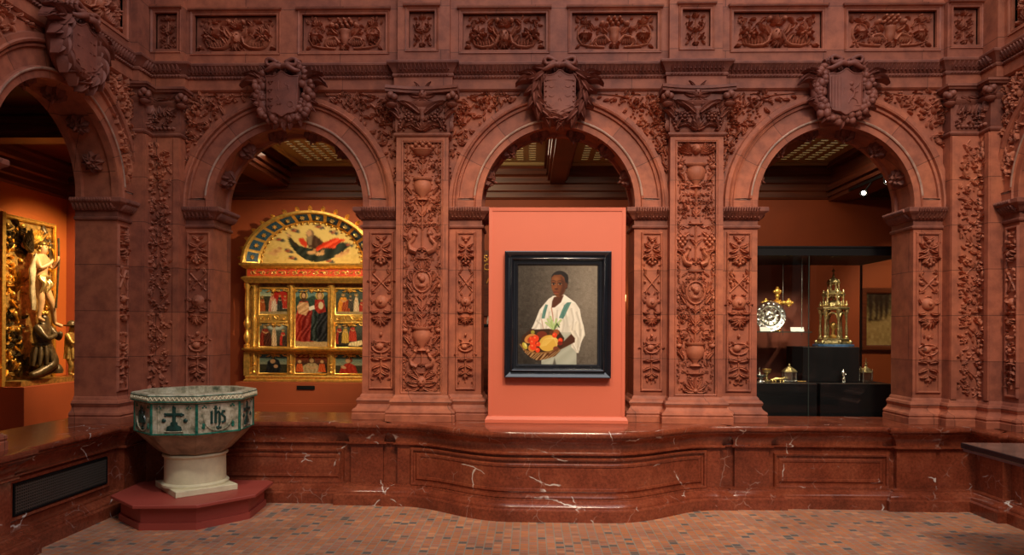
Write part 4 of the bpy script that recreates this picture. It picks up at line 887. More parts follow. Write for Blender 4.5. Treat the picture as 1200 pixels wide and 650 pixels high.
def ring_n(m, F, ua, ub, za, zb, prof, n=24):
    v = []; L = []
    for g, o in prof:
        r = [(ua-g+(ub-ua+2*g)*i/n, za-g) for i in range(n+1)]+[(ub+g-(ub-ua+2*g)*i/n, zb+g) for i in range(n+1)]; L.append(len(r)); v += [F(u, o, z) for u, z in r]
    k = L[0]; m.add(v, [(q*k+i, q*k+(i+1) % k, (q+1)*k+(i+1) % k, (q+1)*k+i) for q in range(len(prof)-1) for i in range(k)])
PF = [(-.035, .001), (-.03, .010), (-.012, .014), (0, .004), (.0, .002), (.016, .004), (.022, .022), (.036, .028), (.044, .018), (.046, 0)]
for F, ua, ub, za, zb in ((lambda u, o, z: (u, -.15-o, z), -2.70, -1.665, .20, .41), (lambda u, o, z: (u, -.15-o, z), 2.15, 3.04, .20, .41), (lambda u, o, z: (u, -bulge(u)-o, z), -.98, 1.47, .205, .44), (lambda u, o, z: (3.87-o, -u, z), .70, 1.6, .20, .41)):
    m = MB(); ring_n(m, F, ua, ub, za, zb, PF); m.build('sunk_panel_moulding', 'marble', pa, 40)
    m = MB(); v = [F(ua-.0+(ub-ua)*i/24, .003, z) for z in (za+.0, zb-.0) for i in range(25)]; m.add(v, [(i, i+1, 26+i, 25+i) for i in range(24)]); m.build('sunk_panel', 'marble', pa, 40)
g = empty('vent_grille', (-3.42, -1.15, .36), 'black perforated metal vent grille set in the marble of the left side wall', 'vent')
FG = lambda u, o, z: (-3.43+o, u, z)
m = MB(); rect_ring(m, FG, -1.66, -.66, .245, .455, [(-.012, .004), (-.012, .016), (0, .018), (.004, .004)]); m.build('frame', 'black', g, 0)
m = MB(); m.add([FG(-1.66, .004, .245), FG(-.66, .004, .245), FG(-.66, .004, .455), FG(-1.66, .004, .455)], [(0, 1, 2, 3)]); m.build('backing', 'black', g, 0)
m = MB(); M['grille'] = simple('dull_grille_metal', (.14, .12, .10), .45, .6)
for i in range(50): u = -1.655+.02*i; m.obox(FG(u, .010, .35), (1, 0, 0), (0, 1, 0), (0, 0, 1), .0035, .004, .105)
for j in range(11): z = .25+.02*j; m.obox(FG(-1.16, .011, z), (1, 0, 0), (0, 1, 0), (0, 0, 1), .0035, .495, .0042)
m.build('mesh', 'grille', g, 0)
m = MB(); ring_n(m, FG, -1.70, -.62, .205, .495, [(-.035, .0), (-.03, .012), (-.012, .016), (0, .004), (.0, .0)]); m.build('sunk_panel_moulding', 'marble', pa, 40)

# floors
m = MB(); m.box(-4.2, 4.7, -8, -.02, -.1, 0); tag(m.build('floor', 'floor', None, 0), kind='structure')
m = MB(); m.box(-7, 8, .45, 3.4, -.1, 0); m.box(-7, -4.2, -7, .45, -.1, 0); m.box(4.7, 8, -7, .45, -.1, 0); tag(m.build('floor', 'wood', None, 0), kind='structure')

# ------------------------------------------------------------------ gallery shell
def swall(name, x0, x1, y0, y1, z0, z1, mat):
    m = MB(); m.box(x0, x1, y0, y1, z0, z1); return tag(m.build(name, mat, None, 0), kind='structure')
swall('wall_gallery_back', -7, 7.5, 3.3, 3.5, 0, 3.8, 'orange'); swall('wall_gallery_left', -6.7, -6.5, -7, 3.3, 0, 3.8, 'orange_lit'); swall('wall_gallery_right', 7.0, 7.2, -7, 3.3, 0, 3.8, 'orange')
swall('ceiling', -7, 7.5, T, 3.5, 3.78, 3.95, 'wood'); swall('ceiling', -7, XL-T, -7, T, 3.78, 3.95, 'wood'); swall('ceiling', XR+T, 7.5, -7, T, 3.78, 3.95, 'wood')
t2 = empty('trim_2', (0, 3.3, 3.3), kind='structure'); m = MB()
WC = [(0, 3.30), (.02, 3.305), (.03, 3.33), (.03, 3.40), (.045, 3.42), (.05, 3.50), (.07, 3.52), (.075, 3.60), (.10, 3.63), (.12, 3.70), (.14, 3.74), (.14, 3.78)]
m.sweep([(-6.5, -7), (-6.5, 3.3), (7.0, 3.3), (7.0, -7)], WC); m.build('wood_cornice', 'wood', t2, 0)
BPR = [(0, 3.79), (0, 3.74), (.02, 3.72), (.02, 3.66), (.05, 3.64), (.06, 3.60), (.085, 3.58), (.085, 3.52)]
for x, w, zb in ((-3.5, .30, 3.47), (-2.09, .2, 3.50), (.365, .2, 3.50), (2.80, .2, 3.50), (4.2, .30, 3.28)):
    be = empty('ceiling_beam', (x, 1.8, 3.6), kind='structure'); m = MB()
    m.box(x-w/2, x+w/2, T, 3.3, zb, 3.78)
    for q, z0, z1 in ((.035, zb+.05, zb+.09), (.055, zb+.12, zb+.19), (.085, 3.70, 3.78)): m.box(x-w/2-q, x+w/2+q, T, 3.3, z0, z1)
    m.build('beam_timber', 'wood', be, 0)
for y in (1.0, -1.4, -3.8):
    be = empty('ceiling_beam', (-5, y, 3.6), kind='structure'); m = MB(); m.box(-6.5, XL-T, y-.12, y+.12, 3.48, 3.78)
    for q, z0, z1 in ((.035, 3.53, 3.57), (.06, 3.62, 3.68), (.085, 3.71, 3.78)): m.box(-6.5, XL-T, y-.12-q, y+.12+q, z0, z1)
    m.build('beam_timber', 'wood', be, 0)
for (x0, x1) in ((-3.12, -2.26), (-1.93, .20), (.53, 2.64), (2.97, 3.98)):
    ce = empty('ceiling_coffer', ((x0+x1)/2, 1.9, 3.75), 'cream coffered ceiling panel with pierced glowing slots, '+{-3.12: 'above the golden altarpiece', -1.93: 'left of the beam over the coral panel', .53: 'right of the beam over the coral panel', 2.97: 'above the silver showcase'}[x0], 'ceiling panel', 'pierced ceiling panels')
    m = MB(); y0, y1 = .5, 3.10; nx = max(3, int((x1-x0)/.17)); ny = 22; q = .10
    hs = []
    dx = (x1-x0-2*q)/nx; dy = (y1-y0-2*q)/ny
    for i in range(nx):
        for j in range(ny): hs.append((x0+q+dx*(i+.22), x0+q+dx*(i+.78), y0+q+dy*(j+.30), y0+q+dy*(j+.70)))
    panel_wall(m, lambda u, o, z: (u, z, 3.765-o*1.0), x0, x1, y0, y1, 0, hs, .03)
    # leave slots open: drop the floors of the recesses
    keep = [f for f in m.f]; 
    nh = len(hs); floors = set()
    m.f = [f for k_, f in enumerate(m.f) if not (k_ >= len(m.f)-5*nh and (k_-(len(m.f)-5*nh)) % 5 == 4)]
    m.build('pierced_board', 'cream', ce, 0)
    m = MB(); m.box(x0, x1, y0, y1, 3.776, 3.779); m.build('light_panel', 'laylight', ce, 0)
    m = MB(); rect_ring(m, lambda u, o, z: (u, z, 3.765-o), x0, x1, y0, y1, [(0, 0), (0, .01), (.02, .03), (.05, .035), (.05, -.01)]); m.build('frame', 'cream', ce, 0)

# ------------------------------------------------------------------ little painting engine: colours per vertex on a fine grid
class Pic:
    def __init__(s, x0, y0, x1, y1, nx, bg=(120, 110, 90)):
        s.b = (x0, y0, x1, y1); s.nx = nx; s.ny = max(4, int(nx*(y1-y0)/(x1-x0))); s.X, s.Y = np.meshgrid(np.linspace(x0, x1, s.nx), np.linspace(y0, y1, s.ny))
        s.c = np.empty((s.ny, s.nx, 3)); s.c[:] = bg; s.px = (x1-x0)/nx; s.rs = np.random.RandomState(5)
    def mix(s, a, col): a = np.clip(a, 0, 1)[..., None]; s.c = s.c*(1-a)+np.array(col, float)*a
    def ell(s, cx, cy, rx, ry, col, rot=0, soft=None, a=1):
        c, q = cos(rot), sin(rot); x = s.X-cx; y = s.Y-cy; u = (x*c+y*q)/rx; w = (-x*q+y*c)/ry; d = (1-np.sqrt(u*u+w*w))*min(rx, ry); sf = soft or s.px; s.mix((d/sf+.5).clip(0, 1)*a, col)
    def sdf(s, pts):
        d = np.full(s.X.shape, 1e9); ins = np.zeros(s.X.shape, bool); n = len(pts)
        for i in range(n):
            (ax, ay), (bx, by) = pts[i], pts[(i+1) % n]; ex, ey = bx-ax, by-ay; L = ex*ex+ey*ey+1e-9; t = np.clip(((s.X-ax)*ex+(s.Y-ay)*ey)/L, 0, 1)
            d = np.minimum(d, np.hypot(s.X-ax-ex*t, s.Y-ay-ey*t)); c = ((ay > s.Y) != (by > s.Y)); xx = ax+(s.Y-ay)*ex/(ey if abs(ey) > 1e-9 else 1e-9); ins ^= c & (s.X < xx)
        return np.where(ins, d, -d)
    def poly(s, pts, col, soft=None, a=1, fold=0, fa=.0, fs=30.):
        d = s.sdf(pts); al = (d/(soft or s.px)+.5).clip(0, 1)*a; c = np.array(col, float)
        if fold: w = np.sin((s.X*cos(fa)+s.Y*sin(fa))/fs*6.28+np.sin(s.Y/fs*1.7+s.X/fs)*1.6); c = np.clip(c+(w*fold)[..., None], 0, 255)
        al = al[..., None]; s.c = s.c*(1-al)+c*al
    def line(s, pts, w, col, a=1):
        d = np.full(s.X.shape, 1e9)
        for (ax, ay), (bx, by) in zip(pts, pts[1:]):
            ex, ey = bx-ax, by-ay; t = np.clip(((s.X-ax)*ex+(s.Y-ay)*ey)/(ex*ex+ey*ey+1e-9), 0, 1); d = np.minimum(d, np.hypot(s.X-ax-ex*t, s.Y-ay-ey*t))
        s.mix(((w/2-d)/s.px+.5).clip(0, 1)*a, col)
    def grad(s, c0, c1, y0=None, y1=None, ax='y'):
        A = s.Y if ax == 'y' else s.X; b = s.b; lo = y0 if y0 is not None else (b[1] if ax == 'y' else b[0]); hi = y1 if y1 is not None else (b[3] if ax == 'y' else b[2]); t = np.clip((A-lo)/(hi-lo), 0, 1)[..., None]; s.c = np.array(c0, float)*(1-t)+np.array(c1, float)*t
    def noise(s, amp, step=3):
        n = s.rs.randn((s.ny+step-1)//step+1, (s.nx+step-1)//step+1); n = np.kron(n, np.ones((step, step)))[:s.ny, :s.nx]; s.c = np.clip(s.c+n[..., None]*amp, 0, 255)
    def sample(s, fx, fy):
        j = np.clip(np.asarray(fx)*(s.nx-1), 0, s.nx-1).astype(int); i = np.clip(np.asarray(fy)*(s.ny-1), 0, s.ny-1).astype(int); return s.c[i, j]
def lin(a): a = np.clip(a, 0, 255)/255; return np.where(a <= .04045, a/12.92, ((a+.055)/1.055)**2.4)
def colour_mesh(name, V, Fc, C3, parent):
    me = bpy.data.meshes.new(name); off = Vector((0, 0, 0)); q = parent
    while q is not None: off += q.location; q = q.parent
    me.from_pydata([(x-off.x, y-off.y, z-off.z) for x, y, z in V], [], Fc); ca = me.color_attributes.new('Col', 'FLOAT_COLOR', 'POINT')
    col = np.ones((len(V), 4)); col[:, :3] = lin(np.asarray(C3)); ca.data.foreach_set('color', col.ravel()); me.materials.append(M['paint'])
    o = bpy.data.objects.new(name, me); COL.objects.link(o); o.parent = parent; return o
def hang(name, P, F, u0, u1, z0, z1, o, parent):
    V = [F(u0+(u1-u0)*j/(P.nx-1), o, z1-(z1-z0)*i/(P.ny-1)) for i in range(P.ny) for j in range(P.nx)]
    Fc = [(i*P.nx+j, (i+1)*P.nx+j, (i+1)*P.nx+j+1, i*P.nx+j+1) for i in range(P.ny-1) for j in range(P.nx-1)]
    return colour_mesh(name, V, Fc, P.c.reshape(-1, 3), parent)

# ------------------------------------------------------------------ coral display panel and the framed painting
dp = empty('exhibition_stand', (.235, -.12, ZC), 'tall coral painted display panel standing on the parapet in the middle arch', 'display panel')
FD = lambda u, o, z: (u, -.2-o, z); x0, x1 = -.36, .822
m = MB(); m.box(x0, x1, -.2, -.06, ZC, 2.56, .004); rect_ring(m, FD, x0+.032, x1-.032, ZC+.05, 2.528, [(0, .0), (.0, .006), (.028, .008), (.032, 0)]); m.build('board', 'coral', dp, 0)
m = MB(); m.sweep([(x0, -.06), (x0, -.2), (x1, -.2), (x1, -.06)], [(0, ZC), (.024, ZC), (.024, ZC+.028), (.018, ZC+.036), (.012, ZC+.05), (.006, ZC+.056), (0, ZC+.06)]); m.build('base_moulding', 'coral', dp, 30)
FP = lambda u, o, z: (u, -.208-o, z)
pt = empty('framed_painting', (.23, -.21, 1.1), 'black framed oil portrait of a boy in white shirt holding a fruit basket', 'painting')
ca, cb, cc, cd = -.103, .578, 1.208, 2.062
m = MB(); rect_ring(m, FP, ca, cb, cc, cd, [(.038, .030), (.042, .048), (.052, .056), (.060, .052), (.066, .040), (.080, .048), (.094, .064), (.106, .072), (.113, .068), (.115, .05), (.115, .0)]); m.build('frame', 'ebony', pt, 40)
m = MB(); rect_ring(m, FP, ca, cb, cc, cd, [(-.002, .014), (.004, .030), (.016, .034), (.022, .026), (.036, .026), (.038, .030)]); m.build('inner_slip', 'ebony', pt, 40)
P = Pic(30, 45, 935, 1205, 190, (104, 92, 78))
P.grad((62, 54, 45), (128, 116, 100), 150, 800, 'x'); t_ = np.clip((P.Y-500)/700, 0, 1)[..., None]; P.c = P.c*(1-t_*.28); P.noise(4, 2); P.noise(3, 7)
WH = (226, 218, 200)
P.poly([(430, 408), (380, 440), (330, 500), (275, 570), (250, 640), (215, 730), (185, 790), (230, 805), (330, 800), (500, 830), (620, 850), (640, 1000), (700, 1070), (722, 1070), (745, 960), (795, 860), (780, 760), (750, 650), (735, 560), (690, 490), (610, 430), (556, 392)], WH, fold=5, fa=-.5, fs=90)   # shirt
P.poly([(300, 830), (640, 830), (700, 1060), (700, 1210), (300, 1210)], (168, 170, 152), fold=6, fa=.9, fs=90)           # trousers
P.poly([(450, 1130), (430, 1210), (470, 1210)], (90, 86, 74), soft=14)
P.poly([(610, 760), (640, 840), (640, 1000), (700, 1065), (722, 1072), (745, 960), (795, 860), (775, 740), (700, 700)], (222, 213, 192), fold=9, fa=.2, fs=60)
for pts in ([(560, 520), (580, 640), (600, 760)], [(480, 580), (470, 700), (480, 800)], [(640, 560), (665, 680), (650, 800)], [(700, 600), (735, 720), (740, 860)], [(300, 620), (270, 710), (230, 790)], [(390, 600), (380, 700), (350, 790)], [(680, 820), (720, 900), (715, 1040)], [(750, 800), (745, 900), (722, 1000)], [(610, 900), (650, 960), (690, 1040)], [(250, 700), (300, 740), (300, 800)], [(540, 640), (560, 720), (540, 820)]):
    P.line(pts, 26, (176, 166, 148), .45); P.line([(x+16, y) for x, y in pts], 9, (246, 240, 226), .6)
P.poly([(560, 640), (610, 650), (620, 850), (540, 850)], (196, 190, 172), soft=40, a=.7)
P.poly([(420, 410), (440, 430), (412, 545), (440, 560), (560, 470), (650, 490), (690, 488), (610, 430), (556, 390)], (238, 230, 212), soft=8)                       # collar
P.poly([(345, 505), (372, 512), (352, 590), (335, 670), (298, 672), (315, 580)], (86, 128, 116), fold=8, fa=.3, fs=40)
P.poly([(590, 482), (640, 478), (600, 560), (565, 640), (545, 672), (498, 664), (525, 590), (560, 510)], (86, 128, 116), fold=8, fa=.3, fs=40)
P.poly([(440, 420), (552, 400), (520, 480), (450, 540), (412, 545), (420, 470)], (84, 44, 24), soft=10)      # neck
P.ell(505, 205, 98, 92, (30, 22, 18)); P.poly([(505, 120), (595, 160), (602, 250), (590, 320), (560, 330), (560, 200)], (28, 20, 16), soft=12)
P.poly([(412, 190), (440, 162), (520, 158), (556, 190), (572, 262), (566, 340), (540, 392), (500, 424), (462, 410), (434, 372), (414, 318), (405, 250)], (112, 60, 28), soft=9)
P.poly([(520, 180), (572, 250), (566, 345), (520, 420), (500, 400), (530, 300)], (78, 40, 20), soft=26); P.ell(465, 210, 34, 26, (146, 88, 46), soft=30, a=.7); P.ell(440, 315, 24, 28, (140, 78, 38), soft=22, a=.6); P.ell(580, 285, 14, 34, (88, 46, 24), .1, soft=7)
for ex in (434, 508):
    P.ell(ex, 270, 19, 8, (170, 140, 112)); P.ell(ex+1, 269, 11, 11, (22, 12, 8)); P.line([(ex-26, 258), (ex, 252), (ex+24, 260)], 8, (40, 22, 14)); P.line([(ex-28, 234), (ex, 226), (ex+26, 236)], 8, (46, 26, 16), .7)
P.line([(470, 250), (462, 318)], 12, (150, 90, 50), .5); P.ell(466, 325, 20, 9, (70, 34, 18), soft=6); P.ell(462, 362, 28, 7, (120, 50, 34), soft=5); P.ell(462, 374, 24, 7, (142, 70, 46), soft=5); P.line([(434, 365), (490, 364)], 4, (50, 20, 14))
P.line([(412, 545), (428, 640), (432, 700)], 12, (170, 110, 84), .8); P.line([(300, 680), (320, 790)], 9, (150, 90, 70), .6)
P.poly([(640, 848), (682, 900), (680, 945), (560, 1010), (430, 1080), (300, 1110), (320, 1060), (430, 1010), (560, 930)], (74, 38, 20), soft=10)     # forearm
P.poly([(170, 800), (220, 790), (150, 870), (80, 940), (62, 960), (80, 880)], (64, 34, 18), soft=10)
P.poly([(60, 950), (120, 850), (220, 800), (380, 790), (500, 810), (560, 900), (540, 1000), (430, 1060), (250, 1075), (100, 1050)], (58, 34, 16), soft=8)  # basket
P.poly([(55, 975), (130, 1060), (330, 1075), (520, 1040), (460, 1110), (330, 1150), (250, 1160), (180, 1130), (110, 1070)], (124, 84, 40), fold=60, fa=.8, fs=26)
P.line([(58, 975), (120, 1050), (250, 1080), (400, 1060), (500, 1030)], 18, (150, 104, 52), .8)
P.ell(175, 905, 75, 50, (196, 128, 60), -.5); P.ell(190, 915, 55, 36, (168, 62, 30), -.5); P.ell(200, 830, 22, 22, (150, 140, 50)); P.ell(305, 860, 60, 42, (112, 42, 20)); P.ell(440, 840, 50, 45, (90, 50, 22)); P.ell(470, 830, 34, 34, (150, 80, 36)); P.ell(110, 990, 24, 44, (190, 170, 60), -.5); P.ell(118, 980, 12, 24, (226, 212, 120), -.5)
P.ell(192, 1015, 44, 44, (196, 120, 50)); P.ell(380, 958, 112, 92, (212, 166, 66), -.35); 
for k in range(6): P.line([(290+k*12, 1000-k*3), (330+k*22, 915-k*4), (400+k*18, 880+k*8), (450+k*5, 900+k*20)], 5, (236, 208, 118), .7)
for x, y, r in ((235, 905, 36), (200, 950, 34), (262, 970, 26), (205, 1000, 38), (256, 1040, 26), (450, 865, 28), (515, 925, 26), (180, 905, 20)): P.ell(x, y, r, r*1.1, (226, 62, 22)); P.ell(x-r*.3, y-r*.3, r*.3, r*.3, (244, 120, 70))
P.ell(512, 960, 30, 24, (120, 34, 20)); P.ell(465, 1020, 32, 26, (120, 60, 34))
for a, b in (((430, 790), (370, 680)), ((430, 790), (400, 650)), ((440, 790), (470, 680)), ((440, 780), (520, 690)), ((430, 790), (350, 720)), ((450, 780), (500, 740)), ((440, 790), (420, 700))): P.line([a, b], 24, (150, 176, 104), .85); P.line([a, b], 9, (196, 214, 150), .8)
P.line([(450, 790), (475, 730), (500, 770)], 16, (50, 70, 40), .8)
for k in range(4): P.line([(440+k*16, 1062-k*12), (380+k*14, 1100-k*10)], 15, (98, 54, 30))
hang('canvas', P, FP, ca, cb, cc, cd, .016, pt)

# ------------------------------------------------------------------ octagonal font and its platform
OC = (-2.72, -.60)
def octa(R, rot=-63.0, c=OC, n=8, clip=None):
    p = [(c[0]+R*cos(radians(rot+45*i)), c[1]+R*sin(radians(rot+45*i))) for i in range(n)]
    return p
def clip_y(p, y):
    o = []
    for (a, b), (c, d) in zip(p, p[1:]+p[:1]):
        if b <= y: o.append((a, b))
        if (b <= y) != (d <= y): t = (y-b)/(d-b); o.append((a+(c-a)*t, y))
    return o
pl = empty('font_platform', (OC[0], OC[1], 0), 'low octagonal dusty red platform under the stone font', 'platform')
cl = lambda R, z: clip_y(octa(R), -.285)
m = MB(); m.prism(cl(.545, 0), 0, .052); m.prism(cl(.530, 0), .05, .175); m.build('body', 'platform', pl, 0)
m = MB(); m.prism(cl(.60, 0), .172, .198, .004); m.build('top_board', 'platform', pl, 0)
ft = empty('baptismal_font', (OC[0], OC[1], .198), 'octagonal glazed stone font with green crosses and monograms on its bowl', 'font')
m = MB(); sl = [(OC[0]+.355*cos(radians(a)), OC[1]+.355*sin(radians(a))) for a in (-178, -88, 2, 92)]
sl = [(OC[0]+x, OC[1]+y) for x, y in ((-.36, .05), (.02, -.35), (.36, -.03), (0, .33))]
m.prism(sl, .198, .245, .004); m.build('base_slab', 'stone', ft, 0)
m = MB(); m.lathe((*OC, 0), [(.255, .245), (.255, .262), (.246, .27), (.234, .275), (.232, .30), (.230, .44), (.232, .475), (.243, .48), (.248, .49), (.242, .50), (.20, .505)], 40); m.build('pedestal', 'stone', ft, 35)
m = MB(); R8 = lambda r, z: [(x, y, z) for x, y in octa(r)]
def oct_rings(m, L, caps=(True, True)):
    v = []; 
    for r, z in L: v += R8(r, z)
    f = [(k*8+i, k*8+(i+1) % 8, (k+1)*8+(i+1) % 8, (k+1)*8+i) for k in range(len(L)-1) for i in range(8)]
    if caps[0]: f.append(tuple(reversed(range(8))))
    if caps[1]: f.append(tuple(range((len(L)-1)*8, len(L)*8)))
    m.add(v, f)
oct_rings(m, [(.24, .505), (.27, .52), (.36, .61), (.428, .683)], (True, True)); m.build('lower_bowl', 'font_low', ft, 0)
m = MB(); oct_rings(m, [(.428, .683), (.437, .69), (.440, .93)], (True, False)); oct_rings(m, [(.38, .80), (.385, 1.0)], (True, False)); bw = m.build('bowl', 'font', ft, 0)
m = MB(); oct_rings(m, [(.440, .925), (.462, .935), (.468, .945), (.468, .985), (.46, 1.0), (.385, 1.0), (.385, .9)], (False, False)); rim = m.build('rim', 'font', ft, 0)
m = MB()
def face(i):
    p = [Vector(q) for q in octa(.4405)]; a, b = p[i % 8], p[(i+1) % 8]; d = (b-a); L = d.length; d.normalize(); n = Vector((d.y, -d.x)); c = (a+b)/2
    return (lambda x, y, h: (c.x+d.x*x+n.x*h, c.y+d.y*x+n.y*h, y)), L
for i in range(8):
    gm = MB(); dk = MB(); wv = MB()
    fn, L = face(i)
    r_tube(gm, fn, [(-L/2+.004, .695), (-L/2+.004, .925)], .007, .007, 1.0); r_tube(gm, fn, [(L/2-.004, .695), (L/2-.004, .925)], .007, .007, 1.0)
    r_tube(gm, fn, [(-L/2, .694), (L/2, .694)], .007, .007, 1.0); r_tube(gm, fn, [(-L/2, .926), (L/2, .926)], .006, .006, 1.0)
    for x in (-.11, .11):
        for k in range(3): r_dome(gm, fn, x+.012*(k-1), .895+.012*(k % 2), .008, .008, 0, .005)
    if i % 2 == 0:                                       # gothic monogram IHS in a ring
        r_tube(wv, fn, [(.112*cos(a), .815+.105*sin(a)) for a in [pi+pi*k/14 for k in range(15)]], .006, .006, 1.0)
        s_ = .052
        def st(pts, w=.0105): r_tube(dk, fn, [(x*s_, .815+y*s_) for x, y in pts], w, w, .8)
        st([(-1.05, -.9), (-1.05, .8)]); st([(-1.25, .8), (-.9, .95)], .005); st([(-1.2, -.95), (-.85, -.8)], .005); st([(-.45, -.9), (-.45, 1.7)]); st([(-.8, 1.3), (-.1, 1.3)], .005); st([(-.45, .5), (0, .85), (.15, .5), (.15, -.9)]); st([(.95, .75), (.6, .85), (.5, .35), (.95, -.1), (.95, -.7), (.5, -.9)]); st([(.15, -.9), (.0, -1.5), (-.1, -1.9)], .006); st([(.15, 1.5), (.15, 1.1)], .006)
        for x, y in ((0, -1.6), (-.2, -1.5), (.3, -1.6)): r_dome(dk, fn, x*s_, .815+y*s_, .010, .010, 0, .006)
        for x in (-.115, .115): r_leaf(gm, fn, x, .73, pi/2, .04, .03, .006); r_dome(gm, fn, x, .765, .012, .012, 0, .005)
    else:                                                # cross on a stepped mound with two discs
        r_tube(dk, fn, [(0, .76), (0, .895)], .015, .015, .6); r_tube(dk, fn, [(-.055, .845), (.055, .845)], .014, .014, .6)
        for x, y in ((0, .897), (-.06, .845), (.06, .845)):
            for a in (0, 2.1, 4.2): r_dome(dk, fn, x+.009*cos(a), y+.009*sin(a), .009, .009, 0, .006)
        r_lathe(dk, fn, 0, .725, [(.06, 0), (.055, .03), (.03, .04), (.028, .06), (.012, .07)], .12)
        for x in (-.075, .085): r_dome(dk, fn, x, .80, .018, .018, 0, .008)
        r_tube(wv, fn, [(-.07, .717), (.07, .717)], .006, .006)
        if i in (7, 1): r_tube(wv, fn, [(-.115+.23*0, .70), (-.115, .92)], .005, .005); r_tube(wv, fn, [(.115, .70), (.115, .92)], .005, .005)
    gm.build('green_edging', 'green', bw, 50); dk.build('monogram' if i % 2 == 0 else 'cross_emblem', 'dkgreen', bw, 50); wv.build('raised_moulding', 'font', bw, 50)
gr = MB(); wr_ = MB()
for i in range(8):
    p = [Vector(q) for q in octa(.468)]; a, b = p[i], p[(i+1) % 8]; d = b-a; L = d.length; d.normalize(); n = Vector((d.y, -d.x)); fn = lambda x, y, h: (a.x+d.x*x+n.x*h, a.y+d.y*x+n.y*h, y)
    r_tube(gr, fn, [(0, .943), (L, .943)], .005, .005); r_tube(gr, fn, [(0, .987), (L, .987)], .003, .003)
    k = 22
    for q in range(k): x = L*(q+.5)/k; r_tube(wr_, fn, [(x-.009, .952+.026*(q % 2)), (x+.009, .952+.026*((q+1) % 2))], .0045, .0045)
gr.build('green_edging', 'green', rim, 50); wr_.build('interlace_band', 'stone', rim, 50)

# ------------------------------------------------------------------ gilded altarpiece in the left arch
AC = -2.956; FA = lambda u, o, z: (AC+u, 3.08-o, z)
ap = empty('altarpiece_plinth', (AC, 3.08, 0), 'ochre red painted box plinth carrying the golden altarpiece', 'plinth')
m = MB(); m.box(AC-.96, AC+.96, 2.88, 3.3, 0, .795, .004); m.box(AC-.98, AC+.98, 2.86, 3.3, .0, .50); m.box(AC-.97, AC+.97, 2.865, 3.3, .50, .52); m.build('box', 'orange', ap, 0)
pq = MB(); pq.box(AC-.13, AC+.11, 2.868, 2.880, .705, .755, .002); tag(pq.build('title_plaque', 'black', None, 0, (AC, 2.87, .70)), 'small black title plaque on the plinth below the golden altarpiece', 'plaque')
al = empty('altarpiece', (AC, 3.08, .797), 'tall gilded altarpiece with painted saints and a round-headed lunette', 'altarpiece')
def bx(m, u0, u1, o0, o1, z0, z1, ch=0): m.box(AC+u0, AC+u1, 3.08-o1, 3.08-o0, z0, z1, ch)
m = MB(); bx(m, -.86, .86, -.2, .0, .80, 2.15); m.build('back_board', 'gold_d', al, 0)
def gsweep(m, hw, oo, prof): m.sweep([(AC-hw, 3.08), (AC-hw, 3.08-oo), (AC+hw, 3.08-oo), (AC+hw, 3.08)], prof)
m = MB(); bx(m, -.86, .86, 0, .07, .797, .875); gsweep(m, .86, .07, [(0, .797), (.03, .80), (.03, .82), (.01, .835), (.02, .86), (0, .88)]); m.build('base_rail', 'gold', al, 30)
m = MB(); bx(m, -.86, .86, 0, .06, 1.188, 1.25); gsweep(m, .86, .06, [(0, 1.185), (.02, 1.195), (.025, 1.21), (.05, 1.225), (.055, 1.24), (.02, 1.252), (0, 1.255)]); m.build('middle_rail', 'gold', al, 30)
m = MB(); bx(m, -.86, .86, 0, .08, 2.12, 2.385); gsweep(m, .86, .08, [(0, 2.12), (.02, 2.125), (.03, 2.15), (.05, 2.17), (.06, 2.19), (.03, 2.21), (.005, 2.215), (.005, 2.31), (.03, 2.32), (.05, 2.335), (.075, 2.36), (.08, 2.38), (0, 2.39)]); en = m.build('entablature', 'gold', al, 30)
m = MB(); bx(m, -.855, .855, .08, .088, 2.218, 2.308); m.build('red_frieze', 'red_paint', en, 0)
m = MB(); rs = random.Random(3); fn = lambda a, b, h: FA(a, .087+h, b)
for i in range(12):
    x = -.78+.142*i; r_tube(m, fn, spiral(x, 2.262, .032, .012, i % 2*3, 1.2*(1 if i % 2 else -1), 10), .007, .005); r_leaf(m, fn, x, 2.262, .4+(i % 2)*2.4, .08, .03, .015, bend=.8); r_leaf(m, fn, x+.05, 2.25, 2.6-(i % 2)*2, .06, .025, .015)
m.build('gilt_scrollwork', 'gold_bright', en, 60)
# pilasters and little columns
for lo, hi in ((.90, 1.19), (1.255, 2.12)):
    for u, w in ((-.775, .07), (-.275, .075), (.275, .075), (.775, .07)):
        m = MB(); bx(m, u-w/2, u+w/2, 0, .03, lo-.03, hi)
        for z0, z1, q in ((lo-.03, lo+.01, .012), (hi-.04, hi, .012)): bx(m, u-w/2-q, u+w/2+q, 0, .045, z0, z1)
        r = w*.25; n = 10; H = hi-lo
        m.lathe(FA(u, .035, lo), [(r, .0), (r*1.3, .02), (r*.7, .04), (r*1.2, H*.25), (r*.8, H*.35), (r*1.5, H*.42), (r*.8, H*.47), (r*1.1, H*.6), (r*.7, H*.9), (r*1.4, H-.02)], 10); m.build('pilaster', 'gold', al, 40)
for s_ in (-1, 1):
    m = MB(); r = .036; H = .87; z0 = 1.255
    m.lathe(FA(s_*.868, .04, z0), [(r*1.1, 0), (r*1.2, .03), (r*.6, .05), (r*1.2, .10), (r*1.3, .16), (r*.7, .21), (r*.5, .24), (r*1.2, .30), (r*1.25, .34), (r*.55, .40), (r*.8, .46), (r*.9, .60), (r*.7, .78), (r*1.2, .82), (r*1.2, .87)], 14); m.build('baluster_column', 'gold', al, 50)
    m = MB(); bx(m, s_*.87-.04, s_*.87+.04, 0, .05, .875, 1.19); m.build('corner_block', 'gold', al, 0)
